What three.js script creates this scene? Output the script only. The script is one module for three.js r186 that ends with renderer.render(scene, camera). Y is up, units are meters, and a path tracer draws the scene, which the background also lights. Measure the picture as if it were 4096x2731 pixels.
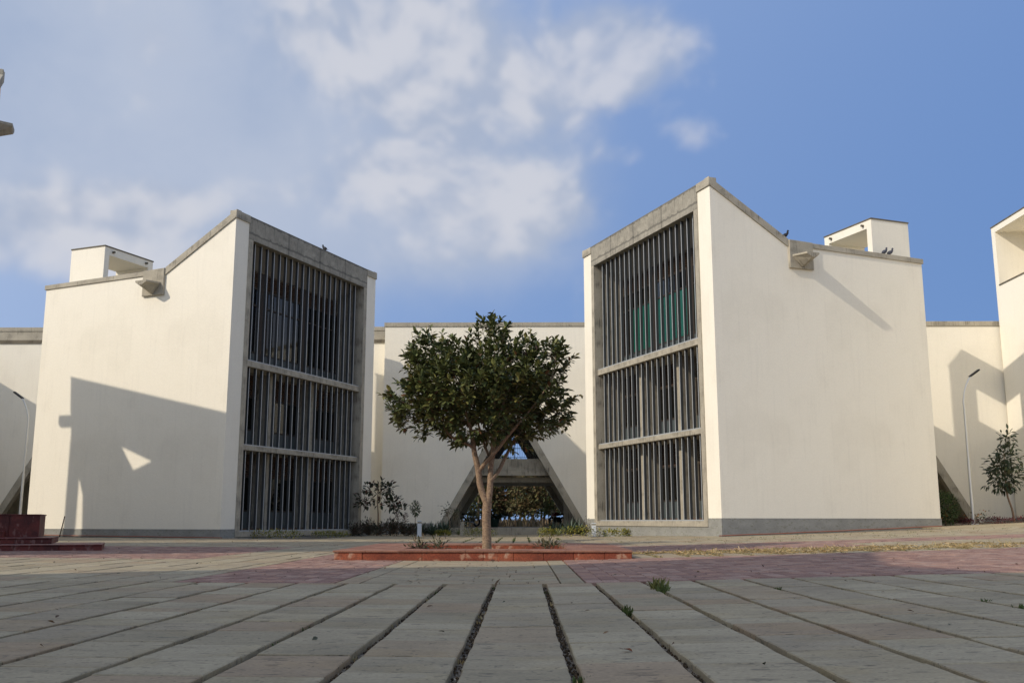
import * as THREE from 'three';
import { mergeGeometries, mergeVertices, toCreasedNormals } from 'three/addons/utils/BufferGeometryUtils.js';

// ------------------------------------------------------------ camera, sky, sun, exposure
const scene = new THREE.Scene();
const EYE = 0.75, PITCH = 10.298 * Math.PI / 180, YAW = 0.598 * Math.PI / 180;
const camera = new THREE.PerspectiveCamera(38.05, 4096 / 2731, 0.1, 1500);
camera.position.set(0, EYE, 0);
camera.rotation.order = 'YXZ';
camera.rotation.y = YAW; camera.rotation.x = PITCH;
scene.add(camera);

const SUN_AZ = (57 - 180) * Math.PI / 180, SUN_EL = 31.4 * Math.PI / 180;
const sunDir = new THREE.Vector3(Math.sin(SUN_AZ) * Math.cos(SUN_EL), Math.sin(SUN_EL), -Math.cos(SUN_AZ) * Math.cos(SUN_EL));
const sun = new THREE.DirectionalLight(new THREE.Color(1.0, 0.89, 0.74), 2.7);
sun.position.copy(sunDir).multiplyScalar(120).add(new THREE.Vector3(0, 0, -35));
sun.target.position.set(0, 0, -35);
sun.castShadow = true;
sun.shadow.mapSize.set(4096, 4096);
Object.assign(sun.shadow.camera, { left: -70, right: 70, top: 70, bottom: -70, near: 1, far: 320 });
sun.shadow.radius = 1.0;
scene.add(sun, sun.target);

const renderer = new THREE.WebGLRenderer({ antialias: true });
renderer.setSize(1024, 682);
renderer.toneMapping = THREE.LinearToneMapping;
renderer.toneMappingExposure = 1.05;
renderer.outputColorSpace = THREE.SRGBColorSpace;
renderer.shadowMap.enabled = true;

// ------------------------------------------------------------ random numbers and noise
function rng(seed) { let a = seed >>> 0; return () => { a = (a + 0x6D2B79F5) >>> 0; let t = a; t = Math.imul(t ^ (t >>> 15), t | 1); t ^= t + Math.imul(t ^ (t >>> 7), t | 61); return ((t ^ (t >>> 14)) >>> 0) / 4294967296; }; }
const R0 = rng(4711);
const rnd = (a, b, r = R0) => a + (b - a) * r();
function hash2(x, y, s) { let h = Math.imul(x, 374761393) ^ Math.imul(y, 668265263) ^ Math.imul(s, 1274126177); h = Math.imul(h ^ (h >>> 13), 1274126177); return ((h ^ (h >>> 16)) >>> 0) / 4294967296; }
const mod = (a, n) => ((a % n) + n) % n;
function vnoise(x, y, px, py, s) {               // tiling value noise, period px, py cells
  const xi = Math.floor(x), yi = Math.floor(y), fx = x - xi, fy = y - yi;
  const ux = fx * fx * (3 - 2 * fx), uy = fy * fy * (3 - 2 * fy);
  const x0 = mod(xi, px), x1 = mod(xi + 1, px), y0 = mod(yi, py), y1 = mod(yi + 1, py);
  const a = hash2(x0, y0, s), b = hash2(x1, y0, s), c = hash2(x0, y1, s), d = hash2(x1, y1, s);
  return a + (b - a) * ux + (c - a) * uy + (a - b - c + d) * ux * uy;
}
function fbm(u, v, f, oct, s, fy = f, gain = .5) { let a = 0, w = 0.5, t = 0, px = f, py = fy; for (let o = 0; o < oct; o++) { a += w * vnoise(u * px, v * py, px, py, s + o * 17); t += w; w *= gain; px *= 2; py *= 2; } return a / t; }
const sst = (a, b, x) => { const t = Math.min(1, Math.max(0, (x - a) / (b - a))); return t * t * (3 - 2 * t); };
const mix = (a, b, t) => a + (b - a) * t;
function tex(w, h, fn, srgb = true, rep = [1, 1]) {
  const d = new Uint8Array(w * h * 4);
  for (let j = 0; j < h; j++) for (let i = 0; i < w; i++) {
    const c = fn((i + 0.5) / w, (j + 0.5) / h), k = (j * w + i) * 4;
    if (typeof c === 'number') d[k] = d[k + 1] = d[k + 2] = Math.max(0, Math.min(255, c)); else for (let q = 0; q < 3; q++) d[k + q] = Math.max(0, Math.min(255, c[q]));
    d[k + 3] = 255;
  }
  const t = new THREE.DataTexture(d, w, h, THREE.RGBAFormat);
  t.wrapS = t.wrapT = THREE.RepeatWrapping; t.magFilter = THREE.LinearFilter; t.minFilter = THREE.LinearMipmapLinearFilter; t.generateMipmaps = true;
  if (srgb) t.colorSpace = THREE.SRGBColorSpace;
  t.repeat.set(rep[0], rep[1]); t.needsUpdate = true;
  return t;
}
const lerp3 = (a, b, t) => [mix(a[0], b[0], t), mix(a[1], b[1], t), mix(a[2], b[2], t)];

// ------------------------------------------------------------ the sky (air and clouds)
const KX = 4096 / 2352;
function pixelDir(px, py) {                       // direction through a point of the 2352 px wide view
  const v = new THREE.Vector3((px * KX - 2048) / 3960, -(py * KX - 1365.5) / 3960, -1).normalize();
  return v.applyEuler(new THREE.Euler(PITCH, YAW, 0, 'YXZ'));
}
{
  const W = 2048, Hh = 1024, d = new Float32Array(W * Hh * 4);
  const toSky = ([x, y, a, e, w]) => { const v = pixelDir(x, y); return [Math.atan2(v.x, -v.z) * 180 / Math.PI, Math.asin(v.y) * 180 / Math.PI, a, e, w]; };
  // centre (view pixels), radius along azimuth and elevation (degrees), weight
  const veils = [[200, 150, 19, 8, 1], [520, 200, 14, 7, 1], [350, 330, 13, 4.2, .95], [850, 230, 9, 7, .85], [900, 450, 10, 4.4, .8], [1130, 380, 7, 5.5, .75], [1000, 560, 8, 2.2, .45], [60, 420, 6, 3, .6], [560, 480, 8, 2.5, .5]].map(toSky);
  const puffs = [[690, 60, 3.0, 2, .75], [900, 70, 6, 3.5, .85], [1010, 130, 4, 3.5, .9], [870, 150, 6, 2.5, .55], [1400, 130, 5, 2.6, 1], [1500, 120, 3, 2, .85], [1270, 180, 5, 2.6, .85], [1110, 210, 3.5, 2, .75], [1290, 260, 5, 1.8, .6], [970, 275, 2.6, 1.5, .7], [1070, 250, 4, 1.8, .5], [1190, 430, 3.8, 2.8, .8], [1310, 470, 2.8, 1.8, .85], [1010, 370, 5, 2.2, .62], [1100, 500, 5, 1.6, .6], [880, 400, 4, 1.8, .55], [760, 440, 3, 1.6, .5], [1425, 355, 1.9, 1.2, .85], [1565, 300, 1.8, .9, .5], [150, 520, 4, 2.1, 1], [60, 560, 3, 2, .8], [290, 530, 3.6, 1.3, .7], [430, 470, 3, 1.3, .8], [330, 460, 2, 1, .55], [820, 470, 4, 2, .4], [950, 580, 4, 1.2, .4], [1140, 580, 2.4, .9, .4], [560, 440, 3, 1.2, .4], [230, 610, 5, 1.2, .6]].map(toSky);
  const cover = (bl, az, el) => { let m = 0; for (const [a, e, ra, re, w] of bl) { let da = az - a; if (da > 180) da -= 360; if (da < -180) da += 360; const q = (da / ra) ** 2 + ((el - e) / re) ** 2; if (q < 9) m = 1 - (1 - m) * (1 - w * Math.exp(-q)); } return m; };
  const v = new THREE.Vector3();
  for (let j = 0; j < Hh; j++) {
    const el = ((j + 0.5) / Hh - 0.5) * Math.PI;
    for (let i = 0; i < W; i++) {
      const th = ((i + 0.5) / W - 0.5) * 2 * Math.PI;
      v.set(Math.cos(th) * Math.cos(el), Math.sin(el), Math.sin(th) * Math.cos(el));
      const az = Math.atan2(v.x, -v.z) * 180 / Math.PI, eld = el * 180 / Math.PI;
      const up = Math.max(0, v.y);
      const cosS = v.dot(sunDir), ang = Math.acos(Math.max(-1, Math.min(1, cosS)));
      // clear air: deep blue away from the sun, paler near the horizon and towards the sun
      const hz = Math.exp(-up * 5.0), gl = Math.exp(-ang * 2.4), side = 0.5 + 0.5 * cosS;
      let c = lerp3(lerp3([0.096, 0.212, 0.500], [0.065, 0.150, 0.380], sst(.45, 1, up)), [0.185, 0.325, 0.600], hz);
      c = lerp3(c, [0.56, 0.66, 0.82], sst(.06, .95, side) * .70 * (1 - .45 * sst(.5, 1, up)));
      c = [c[0] + gl * 1.5, c[1] + gl * 1.38, c[2] + gl * 1.2];
      // clouds: a thin grey bank and brighter cumulus puffs on it
      const U = az / 360 + .5, V = eld / 180 + .5;
      const w1 = fbm(U, V, 40, 4, 5, 20) - .5, w2 = fbm(U + .37, V + .21, 40, 4, 9, 20) - .5;
      const n = fbm(U + w1 * .012, V + w2 * .020, 64, 6, 21, 40, .62), nl = fbm(U - .004 + w1 * .012, V + .007 + w2 * .020, 64, 4, 21, 40, .62), n2 = fbm(U + w2 * .01, V - w1 * .02, 24, 5, 33, 14);
      let mv = cover(veils, az, eld), mp = cover(puffs, az, eld);
      const out = sst(34, 60, Math.abs(az + 8)) * sst(62, 34, eld);      // scattered clouds go on outside the frame
      mv = Math.max(mv, out * .8 * sst(.40, .62, n2)); mp = Math.max(mp, out * .7 * sst(.50, .66, n2));
      const dv = sst(.10, .85, mv + (n2 - .5) * .5 + (n - .5) * .35) * .86, dp = sst(.20, .86, mp * .90 + (n - .5) * 1.25);
      const lit = sst(.12, .80, .40 + (n - nl) * 2.2 + (mp - .45) * .45 + (n2 - .5) * .5);
      c = lerp3(c, lerp3([0.35, 0.425, 0.575], [0.46, 0.515, 0.63], sst(.3, .7, n2 * .6 + n * .4)), dv);
      c = lerp3(c, lerp3([0.40, 0.455, 0.575], [0.62, 0.63, 0.685], lit), dp * .80);
      if (v.y < 0) { const f = sst(0, -.06, v.y); c = lerp3(c, [0.20, 0.18, 0.15], f); }
      const k = (j * W + i) * 4; d[k] = c[0]; d[k + 1] = c[1]; d[k + 2] = c[2]; d[k + 3] = 1;
    }
  }
  const t = new THREE.DataTexture(d, W, Hh, THREE.RGBAFormat, THREE.FloatType);
  t.mapping = THREE.EquirectangularReflectionMapping; t.magFilter = THREE.LinearFilter; t.minFilter = THREE.LinearFilter; t.wrapS = THREE.RepeatWrapping; t.needsUpdate = true;
  scene.background = t; scene.environment = t;
}

// ------------------------------------------------------------ materials
const plasterMap = tex(1024, 1024, (u, v) => {
  const a = fbm(u, v, 5, 5, 3), b = fbm(u, v, 160, 2, 8), st = fbm(u, v, 40, 3, 14, 3);
  const k = 1 - .020 * sst(.40, .80, a) - .030 * (b - .5) - .012 * sst(.55, .8, st);
  return [241 * k, 235 * (k - .004 * a), 219 * (k - .012 * a)];
}, true, [1 / 5, 1 / 5]);
const plasterBump = tex(512, 512, (u, v) => 255 * (.55 * fbm(u, v, 70, 3, 41) + .45 * fbm(u, v, 14, 3, 43)), false, [1 / 2, 1 / 2]);
const concreteMap = tex(1024, 1024, (u, v) => {
  const a = fbm(u, v, 6, 6, 51), b = fbm(u, v, 110, 3, 55), dr = fbm(u, v, 90, 4, 58, 5), p = fbm(u + .3, v, 9, 5, 61);
  let k = .92 + .20 * (a - .5) + .12 * (b - .5);
  k *= 1 - .26 * sst(.54, .80, dr) * sst(.35, .65, p) - .10 * sst(.56, .72, p);
  return [184 * k, 176 * k, 158 * k];
}, true, [1 / 3, 1 / 3]);
const concreteBump = tex(512, 512, (u, v) => 255 * (.5 * fbm(u, v, 60, 3, 71) + .5 * fbm(u, v, 10, 4, 73)), false, [1 / 2, 1 / 2]);
const stoneMap = tex(1024, 1024, (u, v) => {
  const a = fbm(u, v, 5, 5, 81), b = fbm(u, v, 150, 3, 83), s = fbm(u, v, 7, 4, 87, 30), sp = fbm(u, v, 70, 2, 89);
  let k = .93 + .20 * (a - .5) + .16 * (b - .5) + .09 * (s - .5);
  k *= 1 - .20 * sst(.74, .84, sp) - .20 * sst(.70, .76, fbm(u + .1, v, 14, 5, 91, 44));
  const y = fbm(u + .5, v + .2, 6, 4, 93);
  return lerp3([206 * k, 191 * k, 161 * k], [208 * k, 188 * k, 147 * k], .4 * sst(.56, .72, y));
}, true, [1 / 2.2, 1 / 2.2]);
const stoneBump = tex(512, 512, (u, v) => 255 * (.5 * fbm(u, v, 50, 3, 95) + .5 * fbm(u, v, 8, 5, 97, 26)), false, [1 / 1.2, 1 / 1.2]);
const brickMap = tex(512, 512, (u, v) => { const a = fbm(u, v, 8, 5, 101), b = fbm(u, v, 120, 2, 103); const k = .88 + .28 * (a - .5) + .30 * (b - .5); return [174 * k, 143 * k, 127 * k]; }, true, [1 / 1.5, 1 / 1.5]);
const graniteMap = tex(1024, 512, (u, v) => {
  const a = fbm(u, v, 6, 5, 111, 4), w = fbm(u, v, 22, 5, 113, 16), g = fbm(u, v, 150, 2, 115, 80), st = fbm(u, v, 26, 4, 117, 5);
  let c = lerp3([158, 82, 54], [188, 106, 72], sst(.3, .7, a));
  c = c.map(q => q * (.86 + .32 * (g - .5)));
  c = lerp3(c, [205, 182, 160], .85 * sst(.54, .68, w) * sst(.40, .60, st));
  return lerp3(c, [60, 38, 32], .65 * sst(.70, .78, fbm(u + .4, v, 14, 5, 119, 9)));
}, true, [1 / 3, 1 / 1.5]);
const darkGraniteMap = tex(512, 512, (u, v) => {
  const a = fbm(u, v, 6, 5, 121), g = fbm(u, v, 120, 2, 125), e = fbm(u, v, 18, 5, 127, 8);
  let c = lerp3([96, 36, 28], [132, 54, 43], sst(.3, .7, a)).map(q => q * (.84 + .36 * (g - .5)));
  return lerp3(c, [140, 108, 100], .75 * sst(.60, .74, e));
}, true, [1 / 1.6, 1 / 1.6]);
const soilMap = tex(1024, 1024, (u, v) => { const a = fbm(u, v, 6, 5, 131), b = fbm(u, v, 120, 3, 133), c = fbm(u, v, 40, 3, 135); const k = .78 + .5 * (a - .5) + .8 * (b - .5) + .5 * sst(.6, .8, c); return [140 * k, 128 * k, 110 * k]; }, true, [1 / 1.6, 1 / 1.6]);
const soilBump = tex(512, 512, (u, v) => 255 * fbm(u, v, 60, 4, 137), false, [1 / .8, 1 / .8]);
const barkMap = tex(512, 512, (u, v) => { const a = fbm(u, v, 14, 4, 141, 8), b = fbm(u, v, 40, 3, 143, 90), k = .80 + .34 * (a - .5) + .24 * (b - .5); const kn = sst(.72, .80, fbm(u, v, 18, 2, 147, 26)); return lerp3([178 * k, 150 * k, 122 * k], [88, 58, 42], kn * .8); });
const barkBump = tex(256, 256, (u, v) => 255 * fbm(u, v, 12, 5, 149, 40), false);
const plinthMap = tex(1024, 512, (u, v) => {       // cement paint, mould spots and mud splash in the lowest decimetre (v runs over 1 m)
  const a = fbm(u, v, 10, 5, 151, 5), b = fbm(u, v, 140, 2, 153, 70), k = .9 + .16 * (a - .5) + .10 * (b - .5);
  let c = [158 * k, 158 * k, 152 * k];
  const mo = fbm(u, v, 34, 5, 157, 17);
  c = lerp3(c, [112, 112, 96], .5 * sst(.60, .76, mo));
  return c;
}, true, [1 / 4, 1]);
const std = (o) => new THREE.MeshStandardMaterial(o);
const M = {
  plaster: std({ map: plasterMap, bumpMap: plasterBump, bumpScale: .006, roughness: .92 }),
  concrete: std({ map: concreteMap, bumpMap: concreteBump, bumpScale: .006, roughness: .9 }),
  concreteDark: std({ map: concreteMap, color: 0xa8a49c, bumpMap: concreteBump, bumpScale: .006, roughness: .92 }),
  plinth: std({ map: plinthMap, bumpMap: plasterBump, bumpScale: .004, roughness: .93 }),
  fin: std({ color: 0xa9adaf, roughness: .5, metalness: .2 }),
  blade: std({ color: 0x4b4e50, roughness: .55, metalness: .2 }),
  steelDark: std({ color: 0x191512, roughness: .6, metalness: .3 }),
  spandrel: std({ color: 0x4a5355, roughness: .55 }),
  louvre: std({ color: 0x5a463a, roughness: .7 }),
  wframe: std({ color: 0x3a322c, roughness: .6, metalness: .2 }),
  glass: new THREE.MeshPhysicalMaterial({ color: 0x6d7674, roughness: .04, transmission: 1, thickness: 0, ior: 1.5 }),
  teal: std({ color: 0x14584b, roughness: .25 }),
  room: std({ color: 0x8d8a84, roughness: .9 }),
  paper: std({ color: 0xd8dcd8, roughness: .8 }), paperYellow: std({ color: 0xc9b47a, roughness: .8 }),
  soil: std({ map: soilMap, bumpMap: soilBump, bumpScale: .015, roughness: 1 }),
  granite: std({ map: graniteMap, bumpMap: stoneBump, bumpScale: .006, roughness: .75 }),
  darkGranite: std({ map: darkGraniteMap, bumpMap: stoneBump, bumpScale: .005, roughness: .55 }),
  bark: std({ map: barkMap, bumpMap: barkBump, bumpScale: .008, roughness: .9 }),
  twig: std({ color: 0x5a4a3a, roughness: .9 }),
  pole: std({ color: 0xd4d6d6, roughness: .35, metalness: .6 }),
  lampHead: std({ color: 0x2a2826, roughness: .5, metalness: .4 }), lens: std({ color: 0x9a9482, roughness: .3 }),
  white: std({ color: 0xd5dade, roughness: .5 }),
  redPipe: std({ color: 0x96604c, roughness: .7 }),
  rust: std({ color: 0x3a2a22, roughness: .9 }),
  pigeon: std({ color: 0x4a4c55, roughness: .8 }), pigeonDark: std({ color: 0x23242a, roughness: .8 }),
  rubber: std({ color: 0x141414, roughness: .8 }), redPaint: std({ color: 0x5c1016, roughness: .25, metalness: .2 }), chrome: std({ color: 0xaaaaaa, roughness: .25, metalness: .9 }),
  pot: std({ color: 0x1d3b33, roughness: .6 }),
};
const leafMat = (hex, r = .5) => new THREE.MeshPhysicalMaterial({ color: hex, roughness: r, vertexColors: false, side: THREE.DoubleSide });
const leafVC = (r = .5) => new THREE.MeshStandardMaterial({ color: 0xffffff, vertexColors: true, roughness: r, side: THREE.DoubleSide });
const stoneTints = [0xd6d6d2, 0xd0cfca, 0xcccac6, 0xd2d0c8, 0xc6c4c1, 0xc4c3bd, 0xcdc6be, 0xcbc1b9].map(c => std({ map: stoneMap, color: c, bumpMap: stoneBump, bumpScale: .006, roughness: .88 }));
const brickTints = [0xffffff, 0xf0e6e4, 0xe2d6d6, 0xfff2ea, 0xd8c8c6].map(c => std({ map: brickMap, color: c, bumpMap: stoneBump, bumpScale: .003, roughness: .92 }));

// ------------------------------------------------------------ geometry helpers
function boxUV(g) {                                // uv in metres from the dominant direction of each face
  if (g.index) g = g.toNonIndexed();
  const p = g.attributes.position, n = p.count, uv = new Float32Array(n * 2), a = new THREE.Vector3(), b = new THREE.Vector3(), c = new THREE.Vector3();
  for (let i = 0; i < n; i += 3) {
    a.fromBufferAttribute(p, i); b.fromBufferAttribute(p, i + 1).sub(a); c.fromBufferAttribute(p, i + 2).sub(a); b.cross(c);
    const x = Math.abs(b.x), y = Math.abs(b.y), z = Math.abs(b.z);
    for (let k = 0; k < 3; k++) { const X = p.getX(i + k), Y = p.getY(i + k), Z = p.getZ(i + k), o = (i + k) * 2; if (y >= x && y >= z) { uv[o] = X; uv[o + 1] = Z; } else if (x > z) { uv[o] = Z; uv[o + 1] = Y; } else { uv[o] = X; uv[o + 1] = Y; } }
  }
  g.setAttribute('uv', new THREE.BufferAttribute(uv, 2));
  return g;
}
function bx(x0, x1, y0, y1, z0, z1, bev = 0) {
  if (x0 > x1) [x0, x1] = [x1, x0]; if (y0 > y1) [y0, y1] = [y1, y0]; if (z0 > z1) [z0, z1] = [z1, z0];
  if (bev > 0) {
    const s = new THREE.Shape(), w = x1 - x0 - 2 * bev, h = y1 - y0 - 2 * bev; s.moveTo(0, 0); s.lineTo(w, 0); s.lineTo(w, h); s.lineTo(0, h); s.closePath();
    const g = new THREE.ExtrudeGeometry(s, { depth: z1 - z0 - 2 * bev, bevelEnabled: true, bevelThickness: bev, bevelSize: bev, bevelSegments: 1 });
    g.translate(x0 + bev, y0 + bev, z0 + bev); return boxUV(g);
  }
  const g = new THREE.BoxGeometry(x1 - x0, y1 - y0, z1 - z0); g.translate((x0 + x1) / 2, (y0 + y1) / 2, (z0 + z1) / 2); return boxUV(g);
}
function prismX(poly, x0, x1, bev = 0) {           // outline in (depth behind the front, height), extruded along x
  if (x0 > x1) [x0, x1] = [x1, x0];
  const s = new THREE.Shape(poly.map(([v, h]) => new THREE.Vector2(v, h)));
  const g = new THREE.ExtrudeGeometry(s, { depth: x1 - x0 - 2 * bev, bevelEnabled: bev > 0, bevelThickness: bev, bevelSize: bev, bevelSegments: 1, bevelOffset: -bev });
  g.translate(0, 0, bev); g.rotateY(Math.PI / 2); g.translate(x0, 0, 0); return boxUV(g);
}
function prismZ(poly, z0, z1, holes = []) {        // outline in (x, y), extruded along z
  const s = new THREE.Shape(poly.map(([x, y]) => new THREE.Vector2(x, y)));
  for (const h of holes) s.holes.push(new THREE.Path(h.map(([x, y]) => new THREE.Vector2(x, y))));
  const g = new THREE.ExtrudeGeometry(s, { depth: z1 - z0, bevelEnabled: false }); g.translate(0, 0, z0); return boxUV(g);
}
function poly3(verts, tris) { const g = new THREE.BufferGeometry(), p = []; for (const t of tris) for (const i of t) p.push(...verts[i]); g.setAttribute('position', new THREE.Float32BufferAttribute(p, 3)); g.computeVertexNormals(); return boxUV(g); }
function bar(a, b, r, seg = 6, r2 = r) { const A = new THREE.Vector3(...a), B = new THREE.Vector3(...b), g = new THREE.CylinderGeometry(r2, r, A.distanceTo(B), seg); g.translate(0, A.distanceTo(B) / 2, 0); g.applyQuaternion(new THREE.Quaternion().setFromUnitVectors(new THREE.Vector3(0, 1, 0), B.clone().sub(A).normalize())); g.translate(...a); return g.toNonIndexed(); }
function limb(pts, radii, seg = 8, wob = 0) {      // tapered tube through points
  const cv = new THREE.CatmullRomCurve3(pts.map(p => new THREE.Vector3(...p))), n = Math.max(6, pts.length * 5), fr = cv.computeFrenetFrames(n), pos = [], uv = [], idx = [];
  for (let i = 0; i <= n; i++) {
    const t = i / n, c = cv.getPointAt(t), k = t * (radii.length - 1), k0 = Math.min(radii.length - 2, Math.floor(k)), r0 = mix(radii[k0], radii[k0 + 1], k - k0);
    for (let j = 0; j <= seg; j++) { const a = j / seg * 2 * Math.PI, r = r0 * (1 + wob * (hash2(i, j % seg, 77) - .5)); const q = c.clone().addScaledVector(fr.normals[i], Math.cos(a) * r).addScaledVector(fr.binormals[i], Math.sin(a) * r); pos.push(q.x, q.y, q.z); uv.push(j / seg, t * 4); }
  }
  for (let i = 0; i < n; i++) for (let j = 0; j < seg; j++) { const a = i * (seg + 1) + j, b = a + seg + 1; idx.push(a, b, a + 1, b, b + 1, a + 1); }
  const g = new THREE.BufferGeometry(); g.setAttribute('position', new THREE.Float32BufferAttribute(pos, 3)); g.setAttribute('uv', new THREE.Float32BufferAttribute(uv, 2)); g.setIndex(idx); g.computeVertexNormals(); return g.toNonIndexed();
}
const names = {};
function numbered(n) { const k = names[n] = (names[n] ?? -1) + 1; return k ? `${n}_${String(k).padStart(3, '0')}` : n; }
function mesh(name, geo, mat, parent) { const g = Array.isArray(geo) ? (geo.length > 1 ? mergeGeometries(geo.map(q => { if (!q.index) return q; return q.toNonIndexed(); })) : geo[0]) : geo; const m = new THREE.Mesh(g, mat); m.name = name; m.castShadow = m.receiveShadow = true; parent.add(m); return m; }
function tag(o, label, category, group, kind) { o.userData = { label, category }; if (group) o.userData.group = group; if (kind) o.userData.kind = kind; return o; }
function thing(name, label, category, [x, y, z] = [0, 0, 0], turn = 0, group) { const o = new THREE.Group(); o.name = numbered(name); o.position.set(x, y, z); o.rotation.y = turn; scene.add(o); return tag(o, label, category, group); }
function setting(name, label) { const o = new THREE.Group(); o.name = numbered(name); scene.add(o); o.userData = { kind: 'structure', label, category: name.split('_').slice(-1)[0] }; return o; }
const az = (deg, d = 1) => [Math.sin(deg * Math.PI / 180) * d, -Math.cos(deg * Math.PI / 180) * d];

// height of the plaza: nearly level on one side, climbing gently on the other
const G = x => { if (x > 26) x = 26; if (x < -30) x = -30; return x > 0 ? .022 * x + .0005 * x * x : -.006 * x; };

// ------------------------------------------------------------ ground and paving
{
  const nx = 140, nz = 60, X0 = -350, X1 = 350, pos = [], uv = [], idx = [];
  const xs = []; for (let i = 0; i <= nx; i++) { const t = i / nx * 2 - 1; xs.push(Math.sign(t) * (40 * Math.abs(t) + 310 * Math.pow(Math.abs(t), 6))); }
  for (let j = 0; j <= nz; j++) { const z = 60 - 460 * j / nz; for (const x of xs) { pos.push(x, G(x) - .042, z); uv.push(x, z); } }
  for (let j = 0; j < nz; j++) for (let i = 0; i < nx; i++) { const a = j * (nx + 1) + i, b = a + nx + 1; idx.push(a, a + 1, b, a + 1, b + 1, b); }
  const g = new THREE.BufferGeometry(); g.setAttribute('position', new THREE.Float32BufferAttribute(pos, 3)); g.setAttribute('uv', new THREE.Float32BufferAttribute(uv, 2)); g.setIndex(idx); g.computeVertexNormals();
  const m = mesh('ground', g, M.soil, scene); m.userData = { kind: 'structure', label: 'bare gritty soil under the paving', category: 'ground' };
}
function slab(x0, x1, z0, z1, dy = 0, th = .055, jit = 0, r = R0, col = null) {
  const ring = [], nz = jit ? Math.max(1, Math.round((z1 - z0) / .22)) : 1, e = () => (r() - .5) * 2 * jit;
  for (let i = 0; i < nz; i++) ring.push([x0 + e(), mix(z0, z1, i / nz)]);
  ring.push([x0 + e(), z1]); ring.push([mix(x0, x1, .5), z1 + e() * .4]);
  for (let i = 0; i < nz; i++) ring.push([x1 + e(), mix(z1, z0, i / nz)]);
  ring.push([x1 + e(), z0]); ring.push([mix(x0, x1, .5), z0 + e() * .4]);
  const tl = (r() - .5) * .004, cx = (x0 + x1) / 2, cz = (z0 + z1) / 2, top = x => G(x) + dy + tl * (x - cx) / Math.max(.1, x1 - x0), n = ring.length, p = [];
  const ch = Math.min(.008, (x1 - x0) * .05), P = (q, lvl) => { const [x, z] = ring[q % n]; if (lvl === 0) { const dx = cx - x, dz = cz - z, l = Math.hypot(dx, dz) || 1; return [x + dx / l * ch, top(x), z + dz / l * ch]; } return [x, top(x) - (lvl === 1 ? ch * .7 : th), z]; };
  const C = [cx, top(cx), cz];
  for (let i = 0; i < n; i++) {
    const a = P(i, 0), b = P(i + 1, 0), c = P(i, 1), d = P(i + 1, 1), f = P(i, 2), h = P(i + 1, 2);
    p.push(...C, ...a, ...b, ...a, ...c, ...b, ...b, ...c, ...d, ...c, ...f, ...d, ...d, ...f, ...h);
  }
  const g = new THREE.BufferGeometry(); g.setAttribute('position', new THREE.Float32BufferAttribute(p, 3)); g.computeVertexNormals(); boxUV(g);
  const u = g.attributes.uv, ou = r() * 9, ov = r() * 9; for (let i = 0; i < u.count; i++) u.setXY(i, u.getX(i) + ou, u.getY(i) + ov);   // each stone its own piece of grain
  if (col) { const c = new Float32Array(p.length); for (let i = 0; i < c.length; i += 3) { c[i] = col[0]; c[i + 1] = col[1]; c[i + 2] = col[2]; } g.setAttribute('color', new THREE.BufferAttribute(c, 3)); }
  return g;
}
function paving(name, pieceName, label, rects, tints, stuffMat, limit, o = {}) {
  const s = setting(name, label), view = rects.filter(q => q.d !== null).sort((a, b) => a.d - b.d), r = rng(o.seed ?? 5), rest = [];
  view.forEach((q, i) => {
    const k = Math.min(tints.length - 1, Math.floor(Math.pow(r(), o.bias ?? 1) * tints.length));
    if (i < limit) mesh(numbered(pieceName), slab(q.x0, q.x1, q.z0, q.z1, q.dy, o.th, q.jit ?? o.jit, r), tints[k], s);
    else { const c = tints[k].color; rest.push(slab(q.x0, q.x1, q.z0, q.z1, q.dy, o.th, 0, r, [c.r, c.g, c.b])); }
  });
  if (rest.length) mesh(numbered(pieceName + '_field'), mergeGeometries(rest), stuffMat, s).userData = { kind: 'stuff' };
  return s;
}
const seen = (x, z) => { const inside = z < -2.5 && Math.abs(x) < .56 * -z + 1.2; return inside ? Math.hypot(x, z) : 500 + Math.hypot(x, z); };
const stoneField = std({ map: stoneMap, vertexColors: true, bumpMap: stoneBump, bumpScale: .006, roughness: .88 });
const brickField = std({ map: brickMap, vertexColors: true, bumpMap: stoneBump, bumpScale: .003, roughness: .92 });
const blockFoot = (x, z) => false;
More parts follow.
